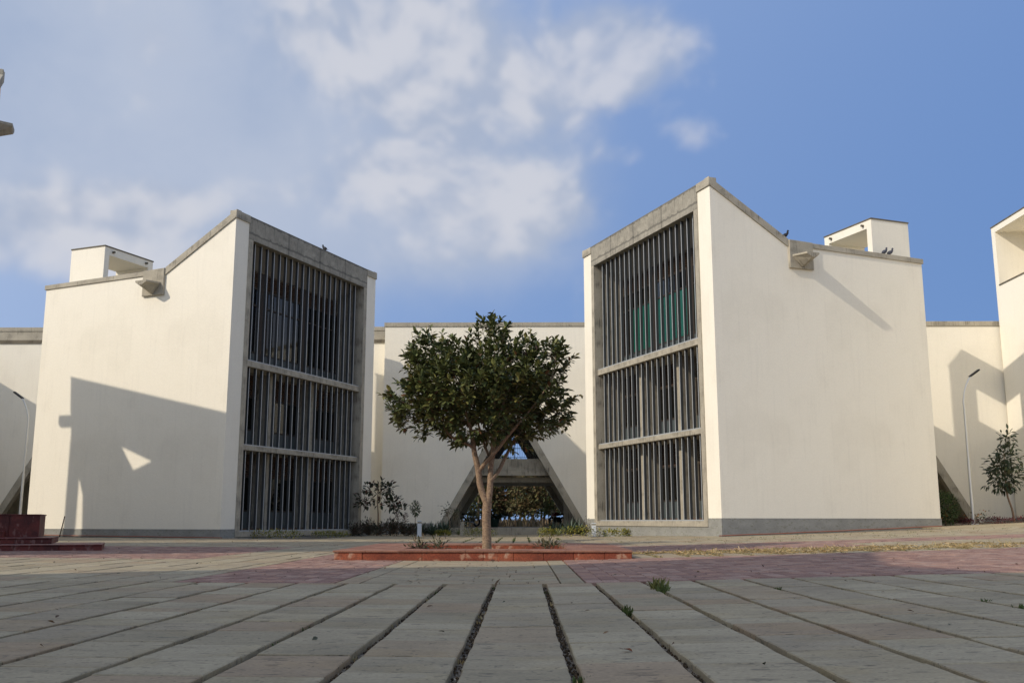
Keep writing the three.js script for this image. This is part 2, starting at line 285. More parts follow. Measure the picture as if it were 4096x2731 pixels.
{
  const r = rng(99), rects = [];
  const strip = (xa, xb, z0, z1, w, groove, jit, lens) => {
    for (let k = Math.floor((xa - .26) / w) - 1; .26 + k * w < xb; k++) {
      let x0 = Math.max(xa, .26 + k * w + groove / 2), x1 = Math.min(xb, .26 + (k + 1) * w - groove / 2); if (x1 - x0 < .08) continue;
      let z = z1 - r() * .3; const st = z1;
      z = st; while (z > z0 + .02) { let l = rnd(lens[0], lens[1], r); if (z - l < z0 + .25) l = z - z0; const gp = r() < .45 ? .012 + .008 * r() : .005 + .004 * r(); rects.push({ x0, x1, z0: z - l + gp / 2, z1: z - gp / 2, dy: (r() - .5) * .008, jit, d: seen((x0 + x1) / 2, z - l / 2) }); z -= l; }
    }
  };
  strip(-10, 10.4, -12.32, -1.6, .6, .06, .006, [.34, 1.05]);            // grey flagstones at the camera
  strip(-14, -4.28, -19.5, -12.36, .6, .045, .004, [.5, 1.3]);           // pale strips on the left
  strip(-6.3, -4.28, -26.3, -19.5, .6, .045, .004, [.5, 1.3]);
  strip(-26, -2.6, -40.5, -28.2, .6, .045, .004, [.6, 1.4]);
  strip(-6.3, -2.6, -28.2, -26.3, .6, .045, .004, [.6, 1.4]);
  strip(-2.6, 3.0, -48, -31, .6, .06, .004, [.6, 1.4]);
  strip(-7.6, 3.0, -56.6, -48, .6, .02, .004, [.6, 1.4]);
  strip(-8.2, -2.6, -48, -40.5, .6, .045, .004, [.6, 1.4]);
  strip(2.9, 24, -37.5, -28.4, .6, .045, .004, [.6, 1.4]);               // pale strips before the right block
  strip(3.0, 7.4, -44, -37.5, .6, .045, .004, [.6, 1.4]);
  strip(16.5, 24.5, -43.2, -37.5, .6, .045, .004, [.6, 1.4]);
  strip(2.2, 16, -22.3, -19.55, .6, .11, .004, [.5, 1.2]); strip(8.02, 17, -25.36, -22.34, .6, .09, .004, [.5, 1.2]);               // weedy strip beside the planter
  paving('flagstone_paving', 'flagstone', 'long strips of pale grey sandstone flags with open grooves between', rects, stoneTints, stoneField, 300, { seed: 12, bias: 1.25, th: .06 });
}
{
  const r = rng(31), rects = []; let z = -12.36;
  while (z > -19.3) {
    const d = rnd(.26, .42, r), z0 = Math.max(-19.36, z - d); let x = -1.98 - r() * .3;
    while (x < .46) { let w = rnd(.4, 1.0, r); let x1 = Math.min(.46, x + w); if (.46 - x1 < .2) x1 = .46; rects.push({ x0: Math.max(-1.98, x) + .004, x1: x1 - .006, z0: z0 + .007, z1: z - .007, dy: (r() - .5) * .006, d: seen(x, z), jit: .002 }); x = x1; }
    z = z0; if (z <= -19.34) break;
  }
  for (const [a, b] of [[-2.28, -1.99], [.47, .76]]) for (let z = -12.36; z > -19.3;) { const l = Math.min(rnd(.7, 1.2, r), z + 19.36); rects.push({ x0: a + .004, x1: b - .004, z0: z - l + .004, z1: z - .004, dy: 0, d: seen(a, z), jit: .002 }); z -= l; }
  paving('garden_path', 'paving_stone', 'narrow path of mixed beige stones leading up to the tree planter', rects, stoneTints.slice(1), stoneField, 300, { seed: 3 });
}
{
  const r = rng(57), rects = [];
  const field = (xa, xb, z0, z1) => {
    for (let x = xa, c = 0; x < xb - .02; x += .212, c++) for (let z = z1 - (c % 2 ? .14 : .28) * 1; ; z -= .28) { const a = Math.max(z0, z), b = Math.min(z1, z + .28); if (b - a > .04) rects.push({ x0: x + .003, x1: Math.min(xb, x + .209), z0: a + .003, z1: b - .003, dy: (r() - .5) * .006, d: seen(x, z) }); if (z <= z0) break; }
  };
  field(.78, 15.5, -19.5, -12.36); field(-4.26, -2.3, -19.4, -12.36); field(-4.26, -3.68, -26.3, -19.4);
  field(-15, -6.32, -28.1, -19.55); field(2.2, 8, -28.3, -22.35); field(8, 18, -28.3, -25.4); field(-2.6, 2.9, -30.9, -28.2);
  paving('brick_paving', 'brick_paver', 'pinkish red brick pavers laid in patches between the pale flags', rects, brickTints, brickField, 300, { seed: 8, th: .06 });
}

// ------------------------------------------------------------ the glazed blocks
const BEAM = (dark) => tex(1024, 128, (u, v) => {   // cast concrete with patched pour joints
  const a = fbm(u, v, 30, 4, 161, 4), b = fbm(u, v, 160, 3, 163, 20), dr = fbm(u, v, 120, 3, 165, 3);
  let k = .88 + .22 * (a - .5) + .12 * (b - .5) - .10 * sst(.55, .8, dr);
  let c = [172 * k, 166 * k, 151 * k];
  const w = (fbm(u, .3, 60, 3, 167, 4) - .5) * .16, line = Math.abs(v - (.27 + w * .6)) < .045 + w * .25 ? 1 : 0;
  const jt = [.29, .55, .78].some(q => Math.abs(u - q - w * .01) < .0035 + .003 * fbm(.2, v, 4, 2, 169, 8)) ? 1 : 0, cap = v > .90 + (fbm(u, .7, 80, 3, 171, 4) - .5) * .16 ? 1 : 0;
  return lerp3(c, [88, 85, 78], Math.min(1, line * dark + jt * dark * .8 + cap * .55));
});
const beamMat = std({ map: BEAM(.55), bumpMap: concreteBump, bumpScale: .005, roughness: .9 });
const FLOORS = [[.33, 3.76], [3.97, 7.38], [7.64, 12.95]];
const BAYS = [[1.22, 4.1], [4.55, 7.45], [7.9, 10.78]];
function block(name, label, pos, turn, m, o) {
  const t = thing(name, label, 'building', pos, turn, o.group), X = x => m * x, B = (x0, x1, ...q) => bx(X(x0), X(x1), ...q);
  const wallPoly = [[0, -.9], [10.66, -.9], [10.66, 11.5], [3.7, 11.56], [0, 13.82]];
  mesh('wall', prismX(wallPoly, X(0), X(.25)), M.plaster, t);
  mesh('wall', prismX([[0, -.9], [10.66, -.9], [10.66, 8.6], [4.85, 8.6], [4.85, 11.5], [3.7, 11.56], [0, 13.82]], X(11.75), X(12)), M.plaster, t);   // the rear half is a lower roof terrace
  mesh('wall', B(.25, 11.75, -.9, 8.6, -10.66, -10.41), M.plaster, t); mesh('wall', B(.252, 11.748, 7.5, 11.14, -4.85, -4.72), M.plaster, t);
  for (const [a, b] of [[.25, .93], [11.07, 11.75]]) mesh('pier', B(a, b, -.9, 13.8, -.34, 0), M.plaster, t);
  mesh('roof', prismX([[.34, 13.4], [.34, 13.6], [3.75, 11.4], [4.87, 11.38], [4.87, 11.15], [3.75, 11.2]], X(.25), X(11.75)), M.concrete, t);
  // concrete copings, following the butterfly roof, each cast piece apart
  for (const side of [0, 1]) {
    const xa = side ? 11.72 : -.06, xb = side ? 12.06 : .28;
    const at = (v, lo) => v < 3.75 ? mix(14.0, 11.74, v / 3.75) - (lo ? .34 : 0) : (side && v > 4.83 ? 8.78 : mix(11.74, 11.60, (v - 3.75) / 6.95)) - (lo ? .21 : 0);
    for (const [v0, v1] of [[-.05, 1.3], [1.306, 2.5], [2.506, 3.66], [4.84, 6.6], [6.606, 8.7], [8.706, 10.72]]) mesh('coping', prismX([[v0, at(v0, 1)], [v1, at(v1, 1)], [v1, at(v1, 0)], [v0, at(v0, 0)]], X(xa), X(xb), .008), M.concrete, t);
    mesh('spout_plate', prismX([[3.665, 10.56], [4.835, 10.56], [4.835, 11.72], [3.665, 11.76]], X(side ? 11.75 : -.12), X(side ? 12.12 : .25), .012), M.concrete, t);
    // V shaped waterspout
    const x0 = side ? 12.1 : -.1, xe = side ? 12.86 : -.86, V = [];
    for (const [x, w, d, lip] of [[x0, .46, .50, 11.12], [xe, .30, .20, 11.08]]) V.push([X(x), lip, -4.25 - w], [X(x), lip, -4.25 + w], [X(x), lip - d, -4.25 + .05], [X(x), lip - d, -4.25 - .05], [X(x), lip - .07, -4.25 - w], [X(x), lip - .07, -4.25 + w]);
    mesh('waterspout', poly3(V, [[0, 6, 1], [1, 6, 7], [0, 4, 6], [6, 4, 10], [4, 3, 10], [10, 3, 9], [3, 2, 9], [9, 2, 8], [2, 5, 8], [8, 5, 11], [5, 1, 11], [11, 1, 7], [6, 10, 7], [7, 10, 11], [10, 9, 11], [11, 9, 8]]), M.concrete, t);
  }
  for (const [a, b] of [[-.05, .925], [11.075, 12.05]]) mesh('coping', B(a, b, 13.66, 14.0, -.3, .06, .008), M.concrete, t);
  { const g = B(.93, 11.07, 12.95, 13.995, -.45, .035), u = g.attributes.uv, p = g.attributes.position; for (let i = 0; i < u.count; i++) u.setXY(i, m > 0 ? (p.getX(i) - .93) / 10.14 : -(p.getX(i) + .93) / 10.14, (p.getY(i) - 12.95) / 1.05); mesh('frame_beam', g, o.beam, t); }
  for (const [a, b] of [[.93, 1.22], [10.78, 11.07]]) mesh('jamb', B(a, b, .33, 12.95, -1.75, .035), M.concrete, t);
  mesh('sill', B(.92, 11.08, .10, .33, -1.75, .06, .01), M.concrete, t);
  for (const [y0, y1] of [[3.76, 3.97], [7.38, 7.64]]) for (let k = 0; k < 4; k++) mesh('ledge', B(1.225 + k * 2.3875, 1.222 + (k + 1) * 2.3875, y0, y1, -1.75, -.095, .008), M.concrete, t);
  // plinth band, a little proud of the plaster
  mesh('plinth', B(-.022, .262, -.9, .43, -10.68, .022), M.plinth, t); mesh('plinth', B(.265, 11.735, -.9, .095, -.25, .022), M.plinth, t);
  mesh('plinth', B(.265, .915, .097, .43, -.25, .022), M.plinth, t); mesh('plinth', B(11.085, 11.735, .097, .43, -.25, .022), M.plinth, t); mesh('plinth', B(11.738, 12.022, -.9, .43, -10.68, .022), M.plinth, t);
  // vertical fins
  for (const [y0, y1] of FLOORS) { const g = bx(-.016, .016, y0 + .05, y1 - .005, -.34, -.222), nose = bx(-.022, .022, y0 + .05, y1 - .005, -.2215, -.205, .004); for (let i = 0; i < 19; i++) { const f = mesh('fin', g, M.blade, t); f.position.x = X(1.7 + i * .4778); mesh('nosing', nose, M.fin, f); } mesh('fin_rail', B(1.22, 10.78, y0 + .002, y0 + .05, -.46, -.13), M.fin, t); }
  // glazing wall behind the fins
  for (let f = 0; f < 3; f++) {
    const [y0, y1] = FLOORS[f], top = f === 2;
    for (let b = 0; b < 3; b++) {
      const [xa, xb] = BAYS[b], sp = top ? .75 : .85, lv = top ? y1 - 1.45 : y1 - 1.0;
      mesh('spandrel_panel', B(xa, xb, y0 + .12, y0 + sp, -1.66, -1.59), M.spandrel, t);
      mesh('window_ledge', B(xa, xb, y0, y0 + .118, -1.75, -1.0), M.louvre, t);
      const w = mesh('window', [B(xa, xb, y0 + sp, y0 + sp + .07, -1.69, -1.57), B(xa, xb, lv - .07, lv, -1.69, -1.57), ...[0, 1, 2, 3].map(k => B(xa + (xb - xa - .06) * k / 3, xa + (xb - xa - .06) * k / 3 + .06, y0 + sp + .07, lv - .07, -1.69, -1.57)), ...(top ? [B(xa, xb, y0 + 2.98, y0 + 3.05, -1.685, -1.575)] : [])], M.wframe, t);
      for (let k = 0; k < 3; k++) {
        const a = xa + .06 + (xb - xa - .06) * k / 3, e = xa + (xb - xa - .06) * (k + 1) / 3;
        mesh('pane', B(a, e, y0 + sp + .07, top ? y0 + 2.98 : lv - .07, -1.635, -1.625), top && o.teal && !(b === 2 && k > 1) ? M.teal : M.glass, w);
        if (top) { mesh('pane', B(a, e, y0 + 3.05, lv - .07, -1.635, -1.625), M.glass, w); }
      }
      const sl = []; for (let y = lv + .05; y < y1 - .06; y += .105) { const g = bx(X(xa), X(xb), -.006, .006, -.06, .06); g.rotateX(.6); g.translate(0, y, -1.62); sl.push(g); }
      mesh('louvre_panel', sl, M.louvre, t);
      mesh('louvre_back', B(xa, xb, lv, y1, -1.77, -1.71), M.louvre, t);
    }
    if (!top) for (const xc of [4.1, 7.45]) mesh('column', B(xc, xc + .45, y0, y1, -1.75, -.85, .015), M.concrete, t);
    else for (const xc of [4.1, 7.45]) mesh('mullion', B(xc, xc + .45, y0, y1, -1.72, -1.62), M.wframe, t);
  }
  // rooms
  mesh('room_wall', B(.3, 11.7, .1, 11.0, -4.7, -4.55), M.room, t);
  for (const [y0, y1] of [[-.1, .09], [3.5, 3.9], [7.2, 7.5]]) mesh('floor', B(.26, 11.74, y0, y1, -10.4, -1.76), M.room, t);
  for (const x of [.26, 11.64]) mesh('room_wall', B(x, x + .1, .1, 11, -4.55, -1.76), M.room, t);
  mesh('ceiling', prismX([[.46, 12.96], [4.5, 10.7], [4.5, 10.9], [.46, 13.2]], X(.27), X(11.73)), M.room, t);
  // open concrete frame on the roof
  const v0 = o.boxV, c = new THREE.Group(); c.name = 'roof_frame'; t.add(c);
  const u0 = .62, u1 = 3.78, hb = 13.45;
  for (const [a, b] of [[u0, u0 + .3], [u1 - .3, u1]]) mesh('wall', B(a, b, 7.5, hb - .06, -v0 - 2.05, -v0), M.plaster, c);
  mesh('roof_slab', B(u0 + .302, u1 - .302, hb - .42, hb - .06, -v0 - 2.05, -v0), M.plaster, c);
  mesh('parapet', B(u0 + .302, u1 - .302, 7.5, 10.15, -v0 - 2.04, -v0 - 1.84), M.plaster, c);
  if (o.shadowBox) { const s = new THREE.Group(); s.name = 'shadow_roof_box'; t.add(s); mesh('wall', B(7.6, 11.2, 7.5, 14.0, -7.4, -5.0), M.plaster, s); mesh('coping', B(7.57, 11.23, 14.002, 14.07, -7.43, -4.97), M.concrete, s); }  // unseen box added on the roof for the shadow it throws on the range
  mesh('coping', B(u0 - .03, u1 + .03, hb - .058, hb, -v0 - 2.08, -v0 + .03, .008), M.concreteDark, c);
  for (const u of [u0 + .5, u1 - .5]) mesh('drain_pipe', bar([X(u), hb - .24, -v0 - .05], [X(u), hb - .24, -v0 + .12], .055, 10), M.concreteDark, c);
  return t;
}
const GB = 'white plastered blocks round the plaza';
const blockA = block('plastered_block', 'white block with shaded barred windows, lamp post and red steps beside its long blank wall', [-12.35, 0, -41.0], 68.5 * Math.PI / 180, 1, { beam: beamMat, boxV: 7.9, shadowBox: true, group: GB });
const blockB = block('plastered_block', 'white block with sunlit barred windows and teal panes behind the top fins', [7.58, .44, -38.3], -68.5 * Math.PI / 180, -1, { beam: beamMat, boxV: 8.6, teal: true, group: GB });
{ // two blocks of the same kind beside and behind the camera; they shade the plaza
  const labels = ['shaded block at the frame edge, only its roof corner and dark waterspout showing', 'white block standing beside the flagstones, shading them'];
  [[-15.58, 0, -27.6], [-12.2, 0, -7.5]].forEach((p, i) => { const c = blockA.clone(); c.name = numbered('plastered_block'); c.position.set(...p); c.rotation.y = 201.5 * Math.PI / 180; if (!i) c.scale.z = .8; c.userData = { label: labels[i], category: 'building', group: GB }; scene.add(c); });
  const w = thing('unseen_caster_wall', 'unseen white wall, its outline and openings shaped for the shadow it casts', 'wall', [-22.4, 0, -34.46], 158.5 * Math.PI / 180);  // added out of view; outline and holes cut to the shadow it throws
  mesh('wall', prismZ([[-4, -.4], [8.46, -.4], [8.46, 12.0], [8.62, 13.1], [8.72, 14.40], [-4, 11.5]], -.3, 0, [[[5.70, 11.48], [3.60, 10.67], [4.79, 10.23]], [[7.99, 10.5], [7.50, 9.2], [7.38, 7.48], [7.38, 5], [7.98, 5], [7.98, 7.48]]]), M.plaster, w);
  mesh('coping', prismZ([[-4, 11.502], [8.72, 14.402], [8.72, 14.50], [-4, 11.60]], -.34, .04), M.concrete, w);
  mesh('waterspout', bx(8.55, 9.28, 12.42, 12.80, -.28, -.03), M.concrete, w);
  const f = thing('unseen_caster_block', 'unseen plain white block, added to shade the left range', 'building', [-35, 0, -54], 111.5 * Math.PI / 180);  // added out of view, its top edge set to cast shade on the left range
  mesh('wall', bx(-13, 4, -.4, 11.8, -8, 0), M.plaster, f); mesh('coping', bx(-13.05, 4.05, 11.802, 12.05, -8.05, .05), M.concrete, f);
}
// ------------------------------------------------------------ connecting ranges with triangular archways
function range(name, label, x0, x1, z, top, cx, o = {}) {
  const t = thing(name, label, 'building', [0, 0, z], 0, 'white ranges joining the blocks'), g0 = o.base ?? 0, sl = 1.72, apex = (o.apex ?? 7.73), hw = y => (apex - y) / sl, D = o.deep ?? 8.3, b = g0 - .6;
  mesh('wall', prismZ([[x0, b], [cx - hw(b), b], [cx, apex], [cx + hw(b), b], [x1, b], [x1, top - .04], [x0, top - .04]], -.3, 0), M.plaster, t);
  const k = .44;                                    // concrete legs of the archway
  for (const s of [-1, 1]) mesh('arch_leg', prismZ([[cx + s * hw(b), b], [cx, apex], [cx, apex - k * sl], [cx + s * (hw(b) - k), b]], -.42, .06), M.concrete, t);
  const n = Math.round((x1 - x0) / 2.1), L = (x1 - x0 + .1) / n, ch = o.capH ?? .26;
  for (let i = 0; i < n; i++) {
    mesh('coping', bx(x0 - .05 + i * L + .003, x0 - .05 + (i + 1) * L - .003, top - ch + .02, top, -.36, .06, .008), M.concrete, t);
    if (o.band) mesh('parapet_band', bx(x0 + i * L + .003, x0 + (i + 1) * L - .003, top - .78, top - ch, -.28, .02), M.concrete, t);
  }
  if (o.band) for (let i = 0; i < n; i++) mesh('parapet_ledge', bx(x0 + i * L + .003, x0 + (i + 1) * L - .003, top - .98, top - .782, -.3, .07), M.concreteDark, t);
  mesh('plinth', bx(x0 - .02, cx - hw(g0) - .1, b, g0 + .45, -.2, .022), M.plinth, t); mesh('plinth', bx(cx + hw(g0) + .1, x1 + .02, b, g0 + .45, -.2, .022), M.plinth, t);
  // rear wall, roof and ends
  const ra = o.rearApex ?? 0;
  if (ra) {
    const rs = 1.62, rh = y => (ra - y) / rs;
    mesh('rear_wall', prismZ([[x0, b], [cx - rh(b), b], [cx, ra], [cx + rh(b), b], [x1, b], [x1, top - .3], [x0, top - .3]], -D, -D + .3), M.plaster, t);
    for (const s of [-1, 1]) mesh('arch_leg', prismZ([[cx + s * rh(b), b], [cx, ra], [cx, ra - .38 * rs], [cx + s * (rh(b) - .38), b]], -D - .05, -D + .4), M.concrete, t);
  } else mesh('rear_wall', bx(x0, x1, b, top - .3, -D, -D + .3), M.plaster, t);
  for (const x of [x0, x1 - .3]) mesh('end_wall', bx(x, x + .3, b, top - .3, -D + .31, -.31), M.plaster, t);
  mesh('roof', bx(x0, x1, top - .6, top - .31, -D + .3, -.31), M.concrete, t);
  return t;
}
const centre = range('arched_range', 'white range behind the tree, pierced by a triangular archway with a footbridge', -8.05, 14.2, -57, 12.24, -.58, { base: .2, rearApex: 6.9 });
{
  const t = centre, cx = -.58;
  mesh('bridge_beam', bx(-5, 4, 3.66, 4.33, -1.25, -.9, .01), M.concrete, t);
  mesh('bridge_ledge', bx(-5, 4, 3.36, 3.655, -1.4, -.82, .01), M.concrete, t);
  mesh('bridge_deck', bx(-5, 4, 4.1, 4.28, -7.8, -1.26), M.concrete, t); mesh('bridge_soffit', bx(-7.7, 13.8, 3.0, 3.3, -7.9, -1.5), M.concrete, t);
  for (const x of [-3.9, 2.75]) mesh('column', bx(cx + x + .3, cx + x + .75, .3, 3.0, -3.4, -2.95), M.concrete, t);
  mesh('passage_floor', bx(-7.7, 13.8, -.4, .40, -8.0, -.45), M.concrete, t);
  const r = new THREE.Group(); r.name = 'railing'; t.add(r);
  for (const [y0, y1] of [[5.22, 5.27], [4.93, 4.965], [4.40, 4.435]]) mesh('rail', bx(-2.65, 1.7, y0, y1, -1.12, -1.08), M.steelDark, r);
  for (const x of [-2.5, -1.42, -.5, .27, .38, 1.3]) mesh('post', bx(x, x + .05, 4.33, 5.22, -1.125, -1.075), M.steelDark, r);
  const bg = bx(-.008, .008, 4.435, 5.22, -1.108, -1.092); for (let x = -2.6; x < 1.68; x += .105) { const m = mesh('baluster', bg, M.steelDark, r); m.position.x = x; }
}
range('arched_range', 'white range left of the shaded block, its dark archway behind the lamp post', -36, -8.1, -58.3, 12.25, -27.0, { band: true, base: .1 });
range('arched_range', 'white range beyond the sunlit block, carrying cast shadows, lamp post in front', 14.4, 25.2, -49.8, 10.80, 18.45, { base: .45 });
{ // tall block at the frame edge with a deep roofed loggia on top
  const t = thing('loggia_block', 'tall cream block at the frame edge with a deep open loggia on top', 'building', [24.28, 0, -49.6]);
  mesh('wall', bx(0, 9, -.4, 12.53, .0, 20), M.plaster, t);
  mesh('end_wall', bx(0, 9, 12.532, 15.34, 0, .38), M.plaster, t); mesh('end_wall', bx(0, 9, 12.532, 15.34, 8.6, 8.98), M.plaster, t); mesh('end_wall', bx(0, 9, 12.532, 15.34, 9, 20), M.plaster, t);
  mesh('back_wall', bx(3.2, 9, 12.532, 15.34, .382, 8.598), M.plaster, t);
  mesh('roof', bx(-.002, 9, 15.342, 15.64, -.002, 20), M.plaster, t); mesh('coping', bx(-.03, 9.03, 15.642, 15.70, -.03, 20), M.concreteDark, t);
  mesh('loggia_sill', bx(-.04, .3, 12.532, 12.59, .385, 8.595), M.concreteDark, t);
  mesh('plinth', bx(-.02, 9.02, -.4, .95, -.02, 20), M.plinth, t);
}
// thin red pipe at the foot of the blocks' blank walls
for (const [bk, m, y, lab] of [[blockA, 1, .05, 'thin red pipe along the foot of the shaded block'], [blockB, -1, -.02, 'thin red pipe along the foot of the sunlit block']]) {
  const t = thing('red_pipe', lab, 'pipe', [bk.position.x, 0, bk.position.z], bk.rotation.y), p = [];
  const w = new THREE.Vector3(); for (let k = 0; k <= 8; k++) { const lz = .2 - k * 1.35; w.set(-m * .10, 0, lz).applyAxisAngle(new THREE.Vector3(0, 1, 0), bk.rotation.y); p.push([-m * .10, G(w.x + bk.position.x) + .02 + .01 * (k % 2), lz]); }
  mesh('pipe', limb(p, [.02, .02], 8), M.redPipe, t);
}
// ------------------------------------------------------------ tree planter
const PL = { x0: -3.62, x1: 2.1, z0: -26.0, z1: -19.4, top: .20 };
{
  const t = thing('tree_planter', 'low square planter of red sandstone round the leafy tree', 'planter', [0, 0, 0]), r = rng(71), w = 1.2;
  const tints = [0xe8dcd6, 0xdccac0, 0xd2b8ac].map(c => { const q = M.granite.clone(); q.color.set(c); return q; });
  const jx = [PL.x0, -3.08, -1.93, -.75, -.17, .40, .98, 1.57, PL.x1];
  for (let i = 0; i < jx.length - 1; i++) { mesh('wall_stone', bx(jx[i] + .003, jx[i + 1] - .003, -.1, PL.top - .036, PL.z1 - .12, PL.z1 + (r() - .5) * .012, .006), tints[i % 3], t); mesh('wall_stone', bx(jx[i] + .003, jx[i + 1] - .003, -.1, PL.top - .036, PL.z0, PL.z0 + .12, .006), tints[(i + 1) % 3], t); }
  for (const x of [PL.x0, PL.x1 - .12]) for (let z = PL.z0 + .125; z < PL.z1 - .2; z += 1.06) mesh('wall_stone', bx(x, x + .12, -.1, PL.top - .036, z + .003, Math.min(z + 1.057, PL.z1 - .125), .006), tints[Math.floor(r() * 3)], t);
  const hx0 = PL.x0 + w, hx1 = PL.x1 - w, hz1 = PL.z1 - w, hz0 = PL.z0 + w;
  // inner kerb
  for (let x = hx0; x < hx1 - .05; x += .83) { const e = Math.min(x + .825, hx1); mesh('kerb_stone', bx(x + .003, e, -.05, PL.top - .037, hz0 - .1, hz0, .005), tints[Math.floor(r() * 3)], t); mesh('kerb_stone', bx(x + .003, e, -.05, PL.top - .037, hz1, hz1 + .1, .005), tints[Math.floor(r() * 3)], t); }
  for (let z = hz0; z < hz1 - .05; z += 1.05) for (const x of [hx0 - .1, hx1]) mesh('kerb_stone', bx(x, x + .1, -.05, PL.top - .037, z + .003, Math.min(z + 1.045, hz1), .005), tints[Math.floor(r() * 3)], t);
  const copTint = [0xf0ccb8, 0xe2beaa, 0xf2d2c0, 0xd6b09c].map(c => { const q = M.granite.clone(); q.map = brickMap; q.color.set(c); return q; });
  const cop = (xa, xb, za, zb, lx, lz) => { for (let x = xa; x < xb - .02; x += lx) for (let z = za; z < zb - .02; z += lz) mesh('coping_slab', bx(x + .003, Math.min(x + lx, xb) - .003, PL.top - .035, PL.top + (r() - .5) * .006, z + .003, Math.min(z + lz, zb) - .003, .005), copTint[Math.floor(r() * 4)], t); };
  cop(PL.x0 - .03, PL.x1 + .03, PL.z1 - .3, PL.z1 + .03, .64, .34); cop(PL.x0 - .03, PL.x1 + .03, hz1 - .0, PL.z1 - .302, .42, .45);
  cop(PL.x0 - .03, PL.x1 + .03, PL.z0 - .03, hz0, .42, .41); cop(PL.x0 - .03, hx0, hz0, hz1, .41, .42); cop(hx1, PL.x1 + .03, hz0, hz1, .41, .42);
  mesh('soil', bx(hx0, hx1, -.05, .055, hz0, hz1), M.soil, t);
}
// red granite steps and plinth at the neighbouring block
{
  const t = thing('red_steps', 'dark red granite steps with a square plinth, left of the long blank wall', 'steps', [-10.16, .06, -24.3], 21.5 * Math.PI / 180), r = rng(5);
  const row = (xr, zf, y0, y1, n) => { let x = xr; for (let i = 0; i < n; i++) { const w = rnd(.75, 1.05, r); mesh('step_stone', bx(x - w + .004, x, y0, y1 - .03, zf - 2.6, zf, .01), M.darkGranite, t); mesh('tread', bx(x - w + .004, x, y1 - .029, y1, zf - 2.6, zf + .02, .006), M.darkGranite, t); x -= w; } };
  row(0, 0, -.15, .145, 9); row(-1.2, -1.2, .146, .29, 8); row(-2.4, -2.2, .291, .44, 7);
  for (let k = 0; k < 6; k++) mesh('plinth_panel', bx(-1.62 - (k + 1) * .72 + .004, -1.62 - k * .72, .292, .84, -4.6, -2.75, .006), M.darkGranite, t);
  mesh('plinth_cap', bx(-1.62 - 6 * .72 - .02, -1.60, .842, .875, -4.62, -2.73, .006), M.darkGranite, t);
}

// ------------------------------------------------------------ plants
const LEAFV = [[0, 0, 0], [-.5, .10, .42], [0, .0, .46], [.5, .10, .42], [0, -.10, 1], [-.36, .06, .72], [.36, .06, .72]], LEAFT = [[0, 2, 1], [1, 2, 5], [5, 2, 4], [0, 3, 2], [3, 6, 2], [6, 4, 2]];
class Leaves {
  constructor() { this.p = []; this.c = []; this.list = []; }
  mat(pos, dir, roll, len, wid) {
    const z = dir.clone().normalize(), up = Math.abs(z.y) > .97 ? new THREE.Vector3(1, 0, 0) : new THREE.Vector3(0, 1, 0), x = up.clone().cross(z).normalize(), y = z.clone().cross(x), m = new THREE.Matrix4().makeBasis(x, y, z);
    m.multiply(new THREE.Matrix4().makeRotationZ(roll)); m.scale(new THREE.Vector3(wid, len * .8, len)); m.setPosition(pos); return m;
  }
  add(pos, dir, roll, len, wid, col) { this.list.push([this.mat(pos, dir, roll, len, wid), col]); }
  geo(list = this.list) {
    const p = new Float32Array(list.length * 54), c = new Float32Array(list.length * 54), v = new THREE.Vector3(); let k = 0;
    for (const [m, col] of list) for (const t of LEAFT) for (const i of t) { v.set(...LEAFV[i]).applyMatrix4(m); p[k] = v.x; p[k + 1] = v.y; p[k + 2] = v.z; c[k] = col[0]; c[k + 1] = col[1]; c[k + 2] = col[2]; k += 3; }
    const g = new THREE.BufferGeometry(); g.setAttribute('position', new THREE.BufferAttribute(p, 3)); g.setAttribute('color', new THREE.BufferAttribute(c, 3)); g.computeVertexNormals(); return g;
  }
}
const unitLeaf = poly3(LEAFV, LEAFT);
const V3 = (x, y, z) => new THREE.Vector3(x, y, z);
const rdir = r => { const a = r() * 6.2832, y = r() * 2 - 1, s = Math.sqrt(1 - y * y); return V3(Math.cos(a) * s, y, Math.sin(a) * s); };
const foliageMat = leafVC(.58), dullFoliage = leafVC(.75);
const vary = (c, r, a = .25) => { const k = 1 + (r() - .5) * 2 * a, h = (r() - .5) * .2; return [c[0] * k * (1 + h), c[1] * k, c[2] * k * (1 - h)]; };
